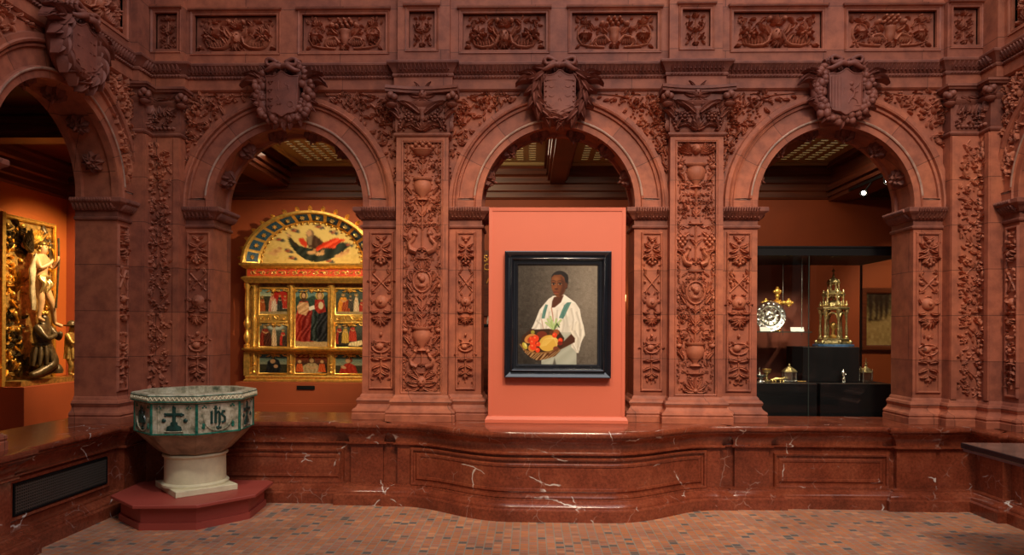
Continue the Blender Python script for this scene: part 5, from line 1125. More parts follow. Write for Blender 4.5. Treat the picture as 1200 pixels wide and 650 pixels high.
# painted panels
SK = (196, 150, 104)
def saint(P, cx, top, bot, robe, mantle=None, halo=True, wd=1., hair=(70, 40, 20)):
    H = bot-top; w = H*.17*wd; hy = top+H*.09
    if halo: P.ell(cx, hy, H*.085, H*.085, (206, 158, 60), a=.8)
    P.poly([(cx-w*.5, top+H*.2), (cx+w*.5, top+H*.2), (cx+w*1.0, top+H*.55), (cx+w*1.15, bot-H*.03), (cx, bot), (cx-w*1.1, bot-H*.03), (cx-w*.95, top+H*.5)], robe, fold=28, fa=.25, fs=H*.09)
    if mantle: P.poly([(cx-w*.1, top+H*.42), (cx+w*.95, top+H*.3), (cx+w*1.3, top+H*.7), (cx+w*1.2, bot), (cx-w*.2, bot-H*.02), (cx-w*.3, top+H*.7)], mantle, fold=26, fa=.5, fs=H*.09)
    P.ell(cx, hy, H*.055, H*.07, hair); P.ell(cx, hy+H*.012, H*.04, H*.055, SK); P.ell(cx-w*.2, top+H*.36, w*.5, H*.025, SK, .5)
    P.ell(cx+w*.3, top+H*.38, w*.45, H*.025, SK, -.4)
def sky(P, hz=.5, a=(70, 104, 104), b=(168, 168, 130), g=(52, 48, 30)):
    x0, y0, x1, y1 = P.b; P.grad(a, b, y0, y0+(y1-y0)*hz); t = (P.Y > y0+(y1-y0)*hz)[..., None]; P.c = np.where(t, np.array(g, float), P.c)
PN = []
P = Pic(322, 90, 502, 402, 64); sky(P, .24, (56, 92, 100), (150, 164, 140)); P.poly([(322, 140), (350, 128), (380, 145), (420, 130), (460, 145), (502, 120), (502, 250), (322, 250)], (40, 62, 52), soft=6); P.poly([(322, 300), (502, 290), (502, 402), (322, 402)], (176, 146, 100), soft=8)
saint(P, 368, 105, 375, (150, 40, 22), (126, 30, 20)); P.poly([(345, 165), (392, 165), (400, 200), (380, 235), (340, 225), (330, 190)], SK, fold=20, fa=1, fs=20); P.ell(368, 150, 14, 14, (70, 40, 22)); P.ell(368, 128, 14, 18, (62, 36, 20)); P.ell(368, 130, 10, 13, SK)
saint(P, 455, 105, 375, (36, 44, 40), (26, 26, 28)); P.poly([(430, 150), (478, 150), (490, 215), (450, 225), (425, 200)], (146, 36, 22), fold=16, fa=.8, fs=20); P.ell(455, 128, 11, 14, SK); P.poly([(395, 190), (425, 180), (430, 200), (400, 210)], (220, 212, 190)); P.ell(462, 182, 14, 20, (200, 180, 140))
PN.append((P, -.225, .225, 1.262, 2.06))
P = Pic(127, 90, 280, 232, 56); sky(P, .3); P.poly([(190, 110), (280, 105), (280, 190), (200, 190)], (160, 30, 18)); P.poly([(205, 178), (280, 172), (280, 200), (210, 205)], (214, 204, 180)); saint(P, 196, 112, 225, (190, 120, 96), (200, 176, 150)); saint(P, 236, 125, 205, (40, 44, 40), None); saint(P, 264, 128, 200, (166, 44, 26), None); saint(P, 142, 130, 225, (150, 70, 26)); P.poly([(127, 215), (280, 215), (280, 232), (127, 232)], (150, 128, 88)); PN.append((P, -.715, -.325, 1.70, 2.06))
P = Pic(127, 260, 280, 402, 56); P.grad((96, 104, 90), (44, 40, 28)); P.ell(215, 285, 45, 22, (176, 180, 160), soft=10); saint(P, 206, 272, 398, (206, 172, 130), None, wd=.6); saint(P, 158, 275, 398, (130, 40, 18), (70, 30, 14), wd=1.3); saint(P, 254, 300, 395, (178, 44, 28), (60, 40, 30)); P.ell(236, 275, 14, 14, (190, 170, 110)); PN.append((P, -.715, -.325, 1.262, 1.60))
P = Pic(545, 95, 693, 232, 56); P.grad((60, 76, 70), (50, 40, 24)); saint(P, 585, 120, 228, (206, 128, 30), (150, 60, 20), wd=1.5); saint(P, 652, 120, 228, (206, 176, 136), None, wd=.7); saint(P, 680, 150, 228, (160, 44, 24), None); saint(P, 622, 130, 200, (60, 50, 40), None); P.poly([(545, 215), (693, 215), (693, 232), (545, 232)], (150, 128, 88)); PN.append((P, .325, .715, 1.70, 2.06))
P = Pic(545, 262, 693, 402, 56); P.grad((84, 92, 80), (30, 26, 18)); saint(P, 565, 275, 385, (150, 40, 22), (46, 34, 22)); saint(P, 596, 278, 380, (190, 150, 60), None); saint(P, 634, 270, 370, (170, 48, 26), None, wd=1.1); P.poly([(620, 375), (680, 362), (690, 385), (660, 396), (610, 392)], (220, 200, 150), fold=16, fs=14); PN.append((P, .325, .715, 1.262, 1.60))
P = Pic(60, 436, 108, 556, 32); P.grad((120, 124, 96), (40, 30, 20)); saint(P, 84, 445, 556, (120, 24, 16), (40, 20, 14), wd=1.3); PN.append((P, -.885+.012, -.83+.012, .91, 1.18))
P = Pic(147, 432, 275, 566, 50); sky(P, .55, (50, 84, 84), (140, 140, 110)); P.poly([(175, 566), (185, 490), (210, 462), (235, 480), (245, 520), (240, 566)], (22, 24, 26), fold=8, fs=20, soft=4); P.ell(208, 487, 12, 15, (176, 134, 92)); P.ell(222, 520, 10, 12, (176, 134, 92)); PN.append((P, -.715, -.325, .905, 1.18))
P = Pic(315, 432, 492, 570, 64); P.grad((190, 70, 30), (40, 34, 26), 432, 520); P.poly([(350, 570), (355, 520), (385, 500), (425, 500), (455, 530), (460, 570)], (170, 146, 100), fold=14, fs=20); P.ell(405, 480, 17, 20, (70, 44, 24)); P.ell(405, 482, 12, 16, (186, 146, 100)); P.ell(395, 528, 26, 8, (190, 150, 104), .5); P.ell(418, 530, 24, 8, (190, 150, 104), -.5)
for x in (340, 460): P.poly([(x-22, 560), (x-14, 505), (x+14, 505), (x+22, 560)], (196, 84, 34), fold=18, fs=12); P.ell(x, 488, 12, 14, (120, 66, 24)); P.ell(x, 490, 9, 11, (206, 160, 110))
PN.append((P, -.225, .225, .905, 1.18))
P = Pic(535, 432, 663, 566, 50); sky(P, .6, (50, 84, 84), (140, 140, 110)); P.poly([(550, 566), (560, 530), (580, 500), (600, 495), (625, 515), (636, 566)], (160, 40, 22), fold=14, fs=18); P.ell(596, 478, 16, 18, (120, 50, 22)); P.ell(592, 482, 11, 13, (196, 148, 104)); P.ell(572, 524, 14, 9, (196, 148, 104), .6); PN.append((P, .325, .715, .905, 1.18))
for P, u0, u1, z0, z1 in PN:
    P.c *= .92; P.noise(7, 2); pc = hang('painted_panel', P, FA, u0, u1, z0, z1, .006, al)
    m = MB(); rect_ring(m, FA, u0, u1, z0, z1, [(-.006, .006), (-.004, .018), (.006, .022), (.014, .014), (.016, .0)])
    fn = lambda a, b, h: FA((u0+u1)/2+a, .012+h, b); w = u1-u0                     # pierced gilt tracery across the head of each panel
    if w > .2:
        n = 3 if w > .42 else 2
        for s_ in (-1, 1):
            for k in range(n):
                x = s_*(w*.12+w*.30*k/(n-1) if n > 1 else 0); r_tube(m, fn, [(x+.035*cos(a), z1-.02+.02*sin(a)) for a in [s_*(3.3+2.6*i/8) for i in range(9)]], .008, .006); r_leaf(m, fn, x, z1-.03, -pi/2+s_*.9, .06, .025, .012, bend=s_*1.)
        r_fan(m, fn, 0, z1-.02, -pi/2, 2.6, 5, .05, .022, .014)
        r_tube(m, fn, [(-w/2, z1-.008), (w/2, z1-.008)], .010, .010)
    m.build('gilt_tracery', 'gold', pc, 60)
for s_ in (-1, 1):
    m = MB(); u = s_*.52; bx(m, u-.20, u+.20, 0, .02, 1.60, 1.70)
    for k in range(4): x = u+(k-1.5)*.10; r_tube(m, lambda a, b, h: FA(a, .02+h, b), spiral(x, 1.65, .028, .01, k, 1.2*(1 if k % 2 else -1), 9), .009, .005); r_leaf(m, lambda a, b, h: FA(a, .02+h, b), x, 1.65, .5+k, .06, .03, .015)
    m.build('gilt_scroll_rail', 'gold', al, 60)
# lunette: painted half disc inside a splayed coffered band
EI, EO = (.695, .560), (.875, .665)
lu = empty('lunette', (0, 0, 0)); lu.parent = al; lu.location = (0, 0, 2.39-.797)
P = Pic(165, 140, 905, 480, 120, (196, 164, 92)); P.noise(6, 3); P.ell(540, 300, 260, 160, (214, 186, 112), soft=120, a=.6)
P.poly([(345, 215), (372, 240), (400, 300), (440, 330), (520, 350), (620, 330), (760, 300), (800, 330), (740, 400), (640, 450), (560, 465), (480, 440), (420, 390), (370, 320)], (34, 40, 30), fold=14, fa=.6, fs=60)
P.poly([(490, 300), (500, 250), (540, 235), (590, 270), (620, 310), (560, 350), (510, 345)], (70, 44, 28), soft=8, fold=10, fs=40); P.poly([(430, 270), (470, 265), (500, 320), (490, 345), (450, 315)], (190, 52, 24)); P.poly([(540, 365), (620, 300), (700, 265), (780, 282), (720, 310), (700, 350), (620, 345), (570, 375)], (206, 60, 26), fold=24, fa=1.0, fs=50)
P.ell(518, 230, 30, 34, (110, 84, 60)); P.ell(512, 228, 20, 24, (190, 144, 100)); P.poly([(495, 250), (535, 250), (530, 320), (505, 330)], (130, 108, 80), soft=8); P.line([(365, 250), (385, 290), (420, 330)], 22, (50, 40, 26)); P.ell(362, 246, 12, 22, (196, 150, 104), -.4)
for x, y in ((280, 370), (250, 395), (770, 390), (730, 410), (590, 395), (530, 385)): P.ell(x, y, 34, 15, (196, 150, 96), .5-.001*x, soft=6); P.ell(x+20, y-20, 13, 13, (170, 120, 74))
for x, y in ((410, 205), (590, 175), (690, 220), (300, 280), (395, 430), (665, 455), (365, 372), (800, 320)): P.ell(x, y, 34, 14, (60, 60, 56), .4, soft=6); P.ell(x, y-4, 13, 14, (160, 110, 70)); P.ell(x-14, y+2, 16, 6, (140, 50, 30))
V = []; Cc = []; nr, na = 34, 90
for i in range(nr+1):
    for j in range(na+1):
        a = pi*j/na; k = i/nr; x, y = cos(a)*k*EI[0], sin(a)*k*EI[1]; V.append(FA(x, .01, 2.39+y)); Cc.append(P.sample((x/EI[0]+1)/2, 1-y/EI[1]))
Fc = [(i*(na+1)+j, (i+1)*(na+1)+j, (i+1)*(na+1)+j+1, i*(na+1)+j+1) for i in range(nr) for j in range(na)]
colour_mesh('painted_panel', V, Fc, Cc, lu)
EL = lambda e, a, o: FA(e[0]*cos(a), o, 2.39+e[1]*sin(a)); lerp = lambda k: (EI[0]+(EO[0]-EI[0])*k, EI[1]+(EO[1]-EI[1])*k)
m = MB(); L = [(EI, 0.0), (EI, .03), (lerp(.12), .045), (lerp(.12), .04), (lerp(.88), .15), (lerp(.88), .165), (EO, .18), ((.91, .695), .17), ((.91, .695), 0)]
na = 72; v = [EL(e, pi*j/na, o) for j in range(na+1) for e, o in L]; k = len(L); m.add(v, [(j*k+q, j*k+q+1, (j+1)*k+q+1, (j+1)*k+q) for j in range(na) for q in range(k-1)]); m.build('arched_band', 'gold', lu, 40)
m = MB(); g2 = MB()
for j in range(12):
    a0, a1 = pi*(j+.11)/12, pi*(j+.89)/12
    pts = [EL(lerp(k_), a, .040+.11*(k_-.12)/.76+.004) for k_ in (.17, .83) for a in (a0, (a0+a1)/2, a1)]; m.add(pts, [(0, 1, 4, 3), (1, 2, 5, 4)])
    am = (a0+a1)/2; e = lerp(.5); c = Vector(EL(e, am, .10)); tx = Vector((-sin(am), 0, cos(am)*.8)).normalized(); rx = Vector((cos(am)*.8, -.5, sin(am)*.8)).normalized(); nrm = tx.cross(rx); nrm = nrm if nrm.y < 0 else -nrm
    r_rosette(g2, lambda x, y, h: tuple(c+tx*x+rx*y+nrm*h), 0, 0, .034, .022, 6)
m.build('blue_coffer', 'blue_paint', lu, 0); g2.build('gilt_rosette', 'gold_bright', lu, 60)
m = MB(); rs = random.Random(8)
for j in range(17):
    a = pi*(j+.5)/17; c = EL((.93, .715), a, .09); m.ball(c, .022, 8, 6); a2 = atan2(.715*sin(a), .93*cos(a)); fx = lambda x, y, h: FA(.91*cos(a)+x, .09+h, 2.39+.695*sin(a)+y)
    r_leaf(m, fx, 0, 0, a2+.5, .075, .035, .03, bend=-.9); r_leaf(m, fx, 0, 0, a2-.5, .075, .035, .03, bend=.9); r_leaf(m, fx, .02*cos(a2), .02*sin(a2), a2, .06, .025, .04)
for j in range(26): a = pi*(j+.5)/26; m.ball(EL((.68, .545), a, .03), .016, 6, 5)
m.build('gilt_cresting', 'gold', lu, 60)

# ------------------------------------------------------------------ carved gilt relief in the left gallery
def skin_obj(name, J, E, mat, parent, levels=2, root=0):
    me = bpy.data.meshes.new(name); off = Vector((0, 0, 0)); q = parent
    while q is not None: off += q.location; q = q.parent
    ks = list(J); me.from_pydata([tuple(Vector(J[k][:3])-off) for k in ks], [(ks.index(a), ks.index(b)) for a, b in E], [])
    o = bpy.data.objects.new(name, me); COL.objects.link(o); o.parent = parent; me.materials.append(M[mat])
    md = o.modifiers.new('skin', 'SKIN'); md.use_smooth_shade = True
    if not me.skin_vertices: me.skin_vertices.new()
    for i, k in enumerate(ks):
        r = J[k][3]; sv = me.skin_vertices[0].data[i]; sv.radius = (r, r) if not isinstance(r, tuple) else r; sv.use_root = i == root
    sb = o.modifiers.new('sub', 'SUBSURF'); sb.levels = sb.render_levels = levels; return o
XRF = -6.22; FS = lambda a, o, z: (XRF+o, a-min(.13, o*.65), z)
rp = empty('relief_plinth', (-6.2, 2.3, 0), 'ochre red box plinth beneath the carved gilt relief', 'plinth')
m = MB(); m.box(-6.5, -5.9, 1.72, 2.98, 0, .808, .004); m.box(-6.5, -5.86, 1.70, 3.0, 0, .06); m.build('box', 'orange', rp, 0)
cr = empty('carved_relief', (XRF, 2.3, .81), 'gilded carved wooden relief of a bare-legged standing figure above a kneeling one', 'relief')
m = MB(); bx0 = lambda m, a0, a1, o0, o1, z0, z1: m.box(XRF+o0, XRF+o1, a0, a1, z0, z1)
bx0(m, 1.75, 2.64, -.06, .0, .86, 2.80); m.build('ground_board', 'gold_d', cr, 0)
m = MB(); rect_ring(m, FS, 1.78, 2.62, .87, 2.80, [(0, 0), (0, .03), (.012, .05), (.025, .045), (.035, .06), (.045, .05), (.05, -.06)]); bx0(m, 1.70, 1.755, -.06, .07, .81, 2.86); m.build('frame', 'gold', cr, 30)
m = MB(); fn = lambda a, b, h: FS(a, h, b)
for k in range(26): r_leaf(m, fn, 1.9+rs.random()*.6, .9+rs.random()*.15, rs.random()*3, .12, .05, .05)
m.box(XRF, XRF+.26, 1.75, 2.95, .81, .87); m.build('rocky_ledge', 'gold_d', cr, 60)
m = MB(); rs = random.Random(11)
for _ in range(150):
    a = rs.choice([rs.uniform(1.80, 2.08), rs.uniform(2.40, 2.60), rs.uniform(1.8, 2.1)]); z = rs.uniform(.95, 2.75)
    if rs.random() < .6: r_leaf(m, fn, a, z, rs.random()*6.3, rs.uniform(.06, .14), .05, .05, bend=rs.uniform(-1.5, 1.5))
    else: r_dome(m, fn, a, z, rs.uniform(.02, .04), rs.uniform(.02, .05), rs.random(), .05)
m.build('gilt_foliage', 'gold', cr, 60)
m = MB()
for _ in range(70):
    a = rs.uniform(1.80, 2.12); z = rs.choice([rs.uniform(2.45, 2.75), rs.uniform(1.0, 1.7)])
    r_leaf(m, fn, a, z, rs.random()*6.3, rs.uniform(.06, .12), .05, .06, bend=rs.uniform(-1.5, 1.5))
for z, h_, a0, w in ((2.35, .35, 2.45, .10), (2.3, .25, 2.56, .07)): m.box(XRF, XRF+.03, a0-w/2, a0+w/2, z, z+h_); m.lathe(FS(a0, .02, z+h_), [(w*.5, 0), (w*.55, .02), (.005, .12)], 6)
m.build('dark_foliage', 'dark_figure', cr, 60)
# standing figure: root pelvis
J = {'pel': (2.28, .20, 2.06, .075), 'wst': (2.27, .20, 2.16, .066), 'chs': (2.27, .20, 2.30, .085), 'nck': (2.29, .20, 2.41, .034), 'hd0': (2.30, .22, 2.46, .050), 'hd1': (2.31, .22, 2.53, .046),
     'shL': (2.19, .21, 2.36, .042), 'elL': (2.16, .28, 2.22, .030), 'haL': (2.28, .32, 2.30, .024), 'fgL': (2.32, .32, 2.35, .014), 'shR': (2.36, .20, 2.36, .042), 'elR': (2.42, .25, 2.24, .030), 'haR': (2.40, .33, 2.34, .022), 'fgR': (2.39, .34, 2.40, .014),
     'hpL': (2.24, .20, 2.02, .060), 'knL': (2.24, .24, 1.82, .040), 'anL': (2.22, .22, 1.62, .024), 'ftL': (2.21, .30, 1.585, .022), 'hpR': (2.33, .20, 2.02, .060), 'knR': (2.40, .26, 1.80, .040), 'anR': (2.50, .22, 1.56, .024), 'ftR': (2.54, .30, 1.52, .022)}
J = {k: (*FS(v[0], v[1], v[2]), v[3]) for k, v in J.items()}
E = [('pel', 'wst'), ('wst', 'chs'), ('chs', 'nck'), ('nck', 'hd0'), ('hd0', 'hd1'), ('chs', 'shL'), ('shL', 'elL'), ('elL', 'haL'), ('haL', 'fgL'), ('chs', 'shR'), ('shR', 'elR'), ('elR', 'haR'), ('haR', 'fgR'), ('pel', 'hpL'), ('hpL', 'knL'), ('knL', 'anL'), ('anL', 'ftL'), ('pel', 'hpR'), ('hpR', 'knR'), ('knR', 'anR'), ('anR', 'ftR')]
sf = skin_obj('standing_figure', J, E, 'skin', cr)
m = MB(); 
for s_ in (0, 1):
    m.ball(FS(2.305+.0*s_, .20, 2.535), .052, 10, 8, (1, 1, .8))
m.ball(FS(2.31, .275, 2.485), .010, 6, 5); m.ball(FS(2.285, .262, 2.50), .008, 6, 5); m.ball(FS(2.335, .262, 2.50), .008, 6, 5)
for k in range(14): a = k*.5; m.ball(FS(2.30+.05*cos(a), .185+.02*sin(k), 2.50-.008*k*(k % 2)), .022, 6, 5)
m.build('curled_hair', 'gold_d', sf, 60)
m = MB()
for k in range(9): a0 = 2.20+.018*k; m.rod([FS(a0, .24+.03*sin(k*.7), 2.12), FS(a0+.005, .28+.03*sin(k*.7+1), 2.04), FS(a0-.01, .26, 1.93+.02*(k % 3))], [.022, .026, .012], 8)
m.rod([FS(2.19, .24, 2.13), FS(2.28, .29, 2.12), FS(2.38, .24, 2.14)], [.018, .024, .018], 8); m.build('gilt_loincloth', 'gold_bright', sf, 60)
m = MB()
for k in range(6): m.rod([FS(2.20-.014*k, .20+.01*k, 2.40), FS(2.13-.01*k, .22, 2.2), FS(2.12+.004*k, .20, 1.95), FS(2.15+.012*k, .18, 1.72+.03*(k % 2))], [.012, .026, .028, .010], 8)
m.build('cloak', 'drape', sf, 60)
m = MB(); fn2 = lambda a, b, h: FS(a, .10+h, b)
for k in range(6): r_leaf(m, fn2, 2.24, 2.48, 1.0+.22*k, .30-.02*k, .075, .05, bend=-.5)
m.build('gilt_wing', 'gold_bright', sf, 60)
m = MB()
for k in range(5): r_leaf(m, fn2, 2.20, 2.44, 1.9+.22*k, .28-.02*k, .08, .05, bend=-.6)
m.rod([FS(2.41, .30, 1.75), FS(2.40, .34, 2.34), FS(2.39, .34, 2.62)], .012, 8); m.build('dark_wing', 'dark_figure', sf, 60)
J = {'pel': (2.28, .22, 1.16, .10), 'wst': (2.27, .22, 1.30, .085), 'chs': (2.27, .23, 1.44, .11), 'nck': (2.30, .22, 1.56, .05), 'hd0': (2.29, .23, 1.61, .062), 'hd1': (2.28, .22, 1.67, .055), 'shL': (2.17, .24, 1.50, .05), 'elL': (2.20, .34, 1.36, .038), 'haL': (2.34, .36, 1.42, .028), 'shR': (2.38, .24, 1.50, .05), 'elR': (2.42, .34, 1.36, .038), 'haR': (2.38, .38, 1.46, .028),
     'knL': (2.34, .34, 1.06, .07), 'anL': (2.12, .28, .95, .05), 'ftL': (2.02, .26, .93, .04), 'knR': (2.40, .30, 1.0, .07), 'anR': (2.22, .22, .93, .05), 'ftR': (2.10, .20, .92, .04)}
J = {k: (*FS(v[0], v[1], v[2]), v[3]) for k, v in J.items()}
kf = skin_obj('kneeling_figure', J, [('pel', 'wst'), ('wst', 'chs'), ('chs', 'nck'), ('nck', 'hd0'), ('hd0', 'hd1'), ('chs', 'shL'), ('shL', 'elL'), ('elL', 'haL'), ('chs', 'shR'), ('shR', 'elR'), ('elR', 'haR'), ('pel', 'knL'), ('knL', 'anL'), ('anL', 'ftL'), ('pel', 'knR'), ('knR', 'anR'), ('anR', 'ftR')], 'dark_figure', cr)
m = MB()
for k in range(12): a = k*.52; m.rod([FS(2.275+.085*cos(a), .22+.085*sin(a), 1.29), FS(2.275+.12*cos(a), .22+.12*sin(a), 1.18), FS(2.275+.15*cos(a), .22+.13*sin(a), 1.04)], [.02, .03, .014], 8)
m.lathe(FS(2.275, .22, 1.28), [(.09, 0), (.105, .01), (.105, .03), (.09, .04)], 16); m.build('skirted_armour', 'dark_figure', kf, 60)
m = MB(); m.lathe(FS(2.275, .22, 1.27), [(.098, 0), (.112, .008), (.098, .016)], 16)
for k in range(16): a = k*.39; m.ball(FS(2.28+.055*cos(a), .22+.05*sin(a), 1.68+.012*(k % 2)), .020, 6, 5)
m.build('gilt_trim', 'gold', kf, 60)
m = MB(); m.lathe(FS(2.52, .24, .93), [(.06, 0), (.07, .04), (.05, .09), (.02, .12), (.015, .16), (.002, .17)], 12); m.build('laid_helmet', 'dark_figure', cr, 60)
J = {'pel': (2.82, .2, 1.18, .065), 'wst': (2.81, .2, 1.27, .055), 'chs': (2.81, .2, 1.37, .068), 'nck': (2.83, .2, 1.45, .028), 'hd': (2.835, .22, 1.50, .042), 'hd1': (2.835, .21, 1.545, .036), 'shL': (2.75, .21, 1.41, .034), 'elL': (2.75, .28, 1.30, .025), 'haL': (2.84, .32, 1.34, .02), 'shR': (2.88, .21, 1.41, .034), 'elR': (2.93, .24, 1.32, .025), 'haR': (2.92, .32, 1.40, .02), 'hpL': (2.79, .2, 1.14, .05), 'knL': (2.79, .24, 1.02, .034), 'anL': (2.78, .22, .91, .022), 'ftL': (2.79, .29, .885, .02), 'hpR': (2.86, .2, 1.14, .05), 'knR': (2.88, .22, 1.02, .034), 'anR': (2.90, .2, .91, .022), 'ftR': (2.93, .26, .885, .02)}
J = {k: (*FS(v[0], v[1], v[2]), v[3]) for k, v in J.items()}
yf = skin_obj('attendant_figure', J, [('pel', 'wst'), ('wst', 'chs'), ('chs', 'nck'), ('nck', 'hd'), ('hd', 'hd1'), ('chs', 'shL'), ('shL', 'elL'), ('elL', 'haL'), ('chs', 'shR'), ('shR', 'elR'), ('elR', 'haR'), ('pel', 'hpL'), ('hpL', 'knL'), ('knL', 'anL'), ('anL', 'ftL'), ('pel', 'hpR'), ('hpR', 'knR'), ('knR', 'anR'), ('anR', 'ftR')], 'gold_d', cr)
m = MB(); m.lathe(FS(2.835, .21, 1.53), [(.05, -.01), (.10, .0), (.105, .012), (.055, .02), (.05, .05), (.03, .07), (.002, .075)], 16); m.build('wide_hat', 'dark_figure', yf, 60)
m = MB(); m.rod([FS(2.93, .33, .88), FS(2.92, .33, 1.5)], .009, 6)
for k in range(9): a = k*.7; m.rod([FS(2.82+.055*cos(a), .2+.055*sin(a), 1.26), FS(2.82+.085*cos(a), .2+.08*sin(a), 1.10)], [.022, .02], 8)
m.build('tunic_and_staff', 'gold_d', yf, 60)

# ------------------------------------------------------------------ silver showcase in the right arch
sc = empty('showcase', (2.9, 1.1, 0), 'tall black-framed glass showcase holding silver and gilt church pieces', 'showcase')
CX0, CX1, CY0, CY1, CT = 1.85, 3.66, .60, 1.55, 2.24
m = MB(); m.box(CX0, CX1, CY0-.01, CY1+.01, CT, CT+.085); m.box(CX0-.01, CX1+.01, CY0-.02, CY1+.02, CT+.075, CT+.09); m.build('top_frame', 'black', sc, 0)
m = MB(); m.box(CX0, CX1, CY0, CY1, .0, .60); m.build('base_cabinet', 'black', sc, 0)
for x, w in ((CX0, .02), (CX1, .02)):
    for y in (CY0, CY1): m = MB(); m.box(x-w/2, x+w/2, y-.01, y+.01, .60, CT); m.build('post', 'black', sc, 0)
m = MB(); m.box(CX0, CX1, CY1, CY1+.015, .60, CT); m.f = m.f
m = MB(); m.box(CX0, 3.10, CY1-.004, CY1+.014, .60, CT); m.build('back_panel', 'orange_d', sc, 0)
for a, b in ((CX0+.01, 2.70), (2.71, CX1-.01)): m = MB(); m.box(a, b, CY0-.003, CY0+.003, .60, CT); m.build('glass_pane', 'glass', sc, 0)
m = MB(); m.box(CX1-.004, CX1+.003, CY0+.01, CY1-.01, .60, CT); m.build('glass_pane', 'glass', sc, 0)
m = MB(); m.box(2.702, 2.708, CY0-.004, CY0+.004, .60, CT); m.build('glass_joint', 'glass_edge', sc, 0)
sh_ = empty('glass_shelf', (2.4, 1.12, 1.50), 'glass shelf hung on thin rods, holding the silver dish', 'shelf')
m = MB(); m.box(1.9, 2.86, .90, 1.38, 1.492, 1.502); m.build('shelf_plate', 'glass_edge', sh_, 0)
for x in (2.78, 2.72): m = MB(); m.rod([(x, .96 if x > 2.75 else 1.32, 1.46), (x, .96 if x > 2.75 else 1.32, CT)], .0035, 6); m.build('hanging_rod', 'silver', sh_, 0)
def block(x0, x1, y0, y1, z0, z1, label):
    t = empty('display_block', ((x0+x1)/2, (y0+y1)/2, z0), label, 'display block', 'black display blocks'); m = MB(); m.box(x0, x1, y0, y1, z0, z1, .004); m.build('block', 'black', t, 0); m = MB(); m.box(x0+.01, x1-.01, y0+.004, y0+.06, z1, z1+.003); m.build('top_edge', 'white' if False else 'silver', t, 0)
block(1.92, 2.865, .78, 1.45, .60, .985, 'wide black display block on the left of the showcase, under the small caskets')
block(2.895, 3.62, .78, 1.45, .60, .985, 'wide black display block on the right of the showcase, under the silver statuette')
block(2.80, 3.375, .98, 1.43, .988, 1.345, 'tall square black display block lifting the gilt tower in the showcase')
# tower monstrance
tw = empty('tower_monstrance', (3.195, 1.18, 1.348), 'tiered gilt silver tower with arches and spire on a black block', 'monstrance'); tx, ty = 3.195, 1.18
m = MB(); m.prism([(tx+.20*cos(a), ty+.20*sin(a)) for a in [pi/8+pi/4*i for i in range(8)]], 1.348, 1.372, .003); m.build('blue_foot', 'blue', tw, 0)
m = MB(); m.lathe((tx, ty, 1.37), [(.17, 0), (.175, .015), (.15, .02), (.145, .045), (.155, .05), (.155, .06), (.14, .065)], 6, rot=.52)
for i in range(6): a = pi/3*i+.52; m.ball((tx+.165*cos(a), ty+.165*sin(a), 1.395), .022, 8, 6)
m.build('pedestal', 'bronze', tw, 30)
def tier(z, r, h, colr, n=6, name='arcade_tier', rot=.52):
    m = MB()
    for i in range(n):
        a = 2*pi/n*i+rot; x, y = tx+r*cos(a), ty+r*sin(a)
        m.lathe((x, y, z), [(colr*1.7, 0), (colr*1.7, h*.06), (colr, h*.1), (colr*1.25, h*.3), (colr*.8, h*.5), (colr*1.0, h*.85), (colr*1.8, h*.92), (colr*1.8, h)], 8)
        a2 = a+2*pi/n; x2, y2 = tx+r*cos(a2), ty+r*sin(a2)
        m.rod([(x+(x2-x)*(.5-.42*cos(q)), y+(y2-y)*(.5-.42*cos(q)), z+h*(.66+.24*sin(q))) for q in [pi*k/8 for k in range(9)]], colr*.55, 6)
        m.ball((x, y, z+h*1.13+colr), colr*1.3, 8, 6); m.lathe((x, y, z+h*1.13), [(colr*.8, 0), (colr*.4, colr*1.2), (colr*.9, colr*1.6), (.001, colr*4.5)], 6)
    m.lathe((tx, ty, z+h), [(r+colr*1.5, 0), (r+colr*2.4, h*.04), (r+colr*2.4, h*.09), (r*.9, h*.11)], n, rot=rot); m.build(name, 'bronze', tw, 35)
tier(1.432, .125, .30, .013); tier(1.775, .095, .115, .010, 6); tier(1.93, .052, .085, .007, 6)
m = MB(); m.lathe((tx, ty, 1.44), [(.05, 0), (.055, .01), (.02, .03), (.015, .08), (.04, .12), (.03, .15), (.001, .17)], 12); m.build('inner_figure', 'gold_d', tw, 50)
m = MB(); m.lathe((tx, ty, 1.775), [(.07, 0), (.065, .03), (.03, .055), (.012, .06), (.012, .10)], 12); m.lathe((tx, ty, 1.90), [(.10, 0), (.075, .03), (.055, .035)], 12); m.lathe((tx, ty, 2.02), [(.058, 0), (.055, .02), (.03, .045), (.012, .055), (.014, .075), (.007, .085), (.007, .11), (.018, .12), (.004, .135), (.001, .16)], 12); m.build('dome_and_spire', 'bronze', tw, 40)
# dish, cross, cards
di = empty('silver_dish', (2.50, 1.10, 1.502), 'round embossed silver dish propped on the glass shelf', 'dish')
ax = (-.08, -1, .12); axn = Vector(ax).normalized(); c = Vector((2.51, 1.10, 1.662)); A_ = axn.orthogonal().normalized(); B_ = axn.cross(A_)
m = MB(); m.lathe(c, [(.001, -.03), (.155, -.004), (.160, .002), (.157, .008), (.150, .004), (.108, -.002), (.100, .006), (.092, -.004), (.055, -.012), (.050, -.002), (.042, -.008), (.001, .008)], 40, axis=axn); m.build('dish_body', 'silver', di, 40)
m = MB(); fn = lambda x, y, h: tuple(c+A_*x+B_*y+axn*h)
for k in range(14): a = 2*pi*k/14; r_dome(m, fn, .13*cos(a), .13*sin(a), .022, .012, a+pi/2, .008); 
for k in range(10): a = 2*pi*k/10; r_leaf(m, fn, .06*cos(a), .06*sin(a), a, .035, .022, .006)
r_rosette(m, fn, 0, 0, .04, .012, 6); m.build('embossing', 'silver', di, 60)
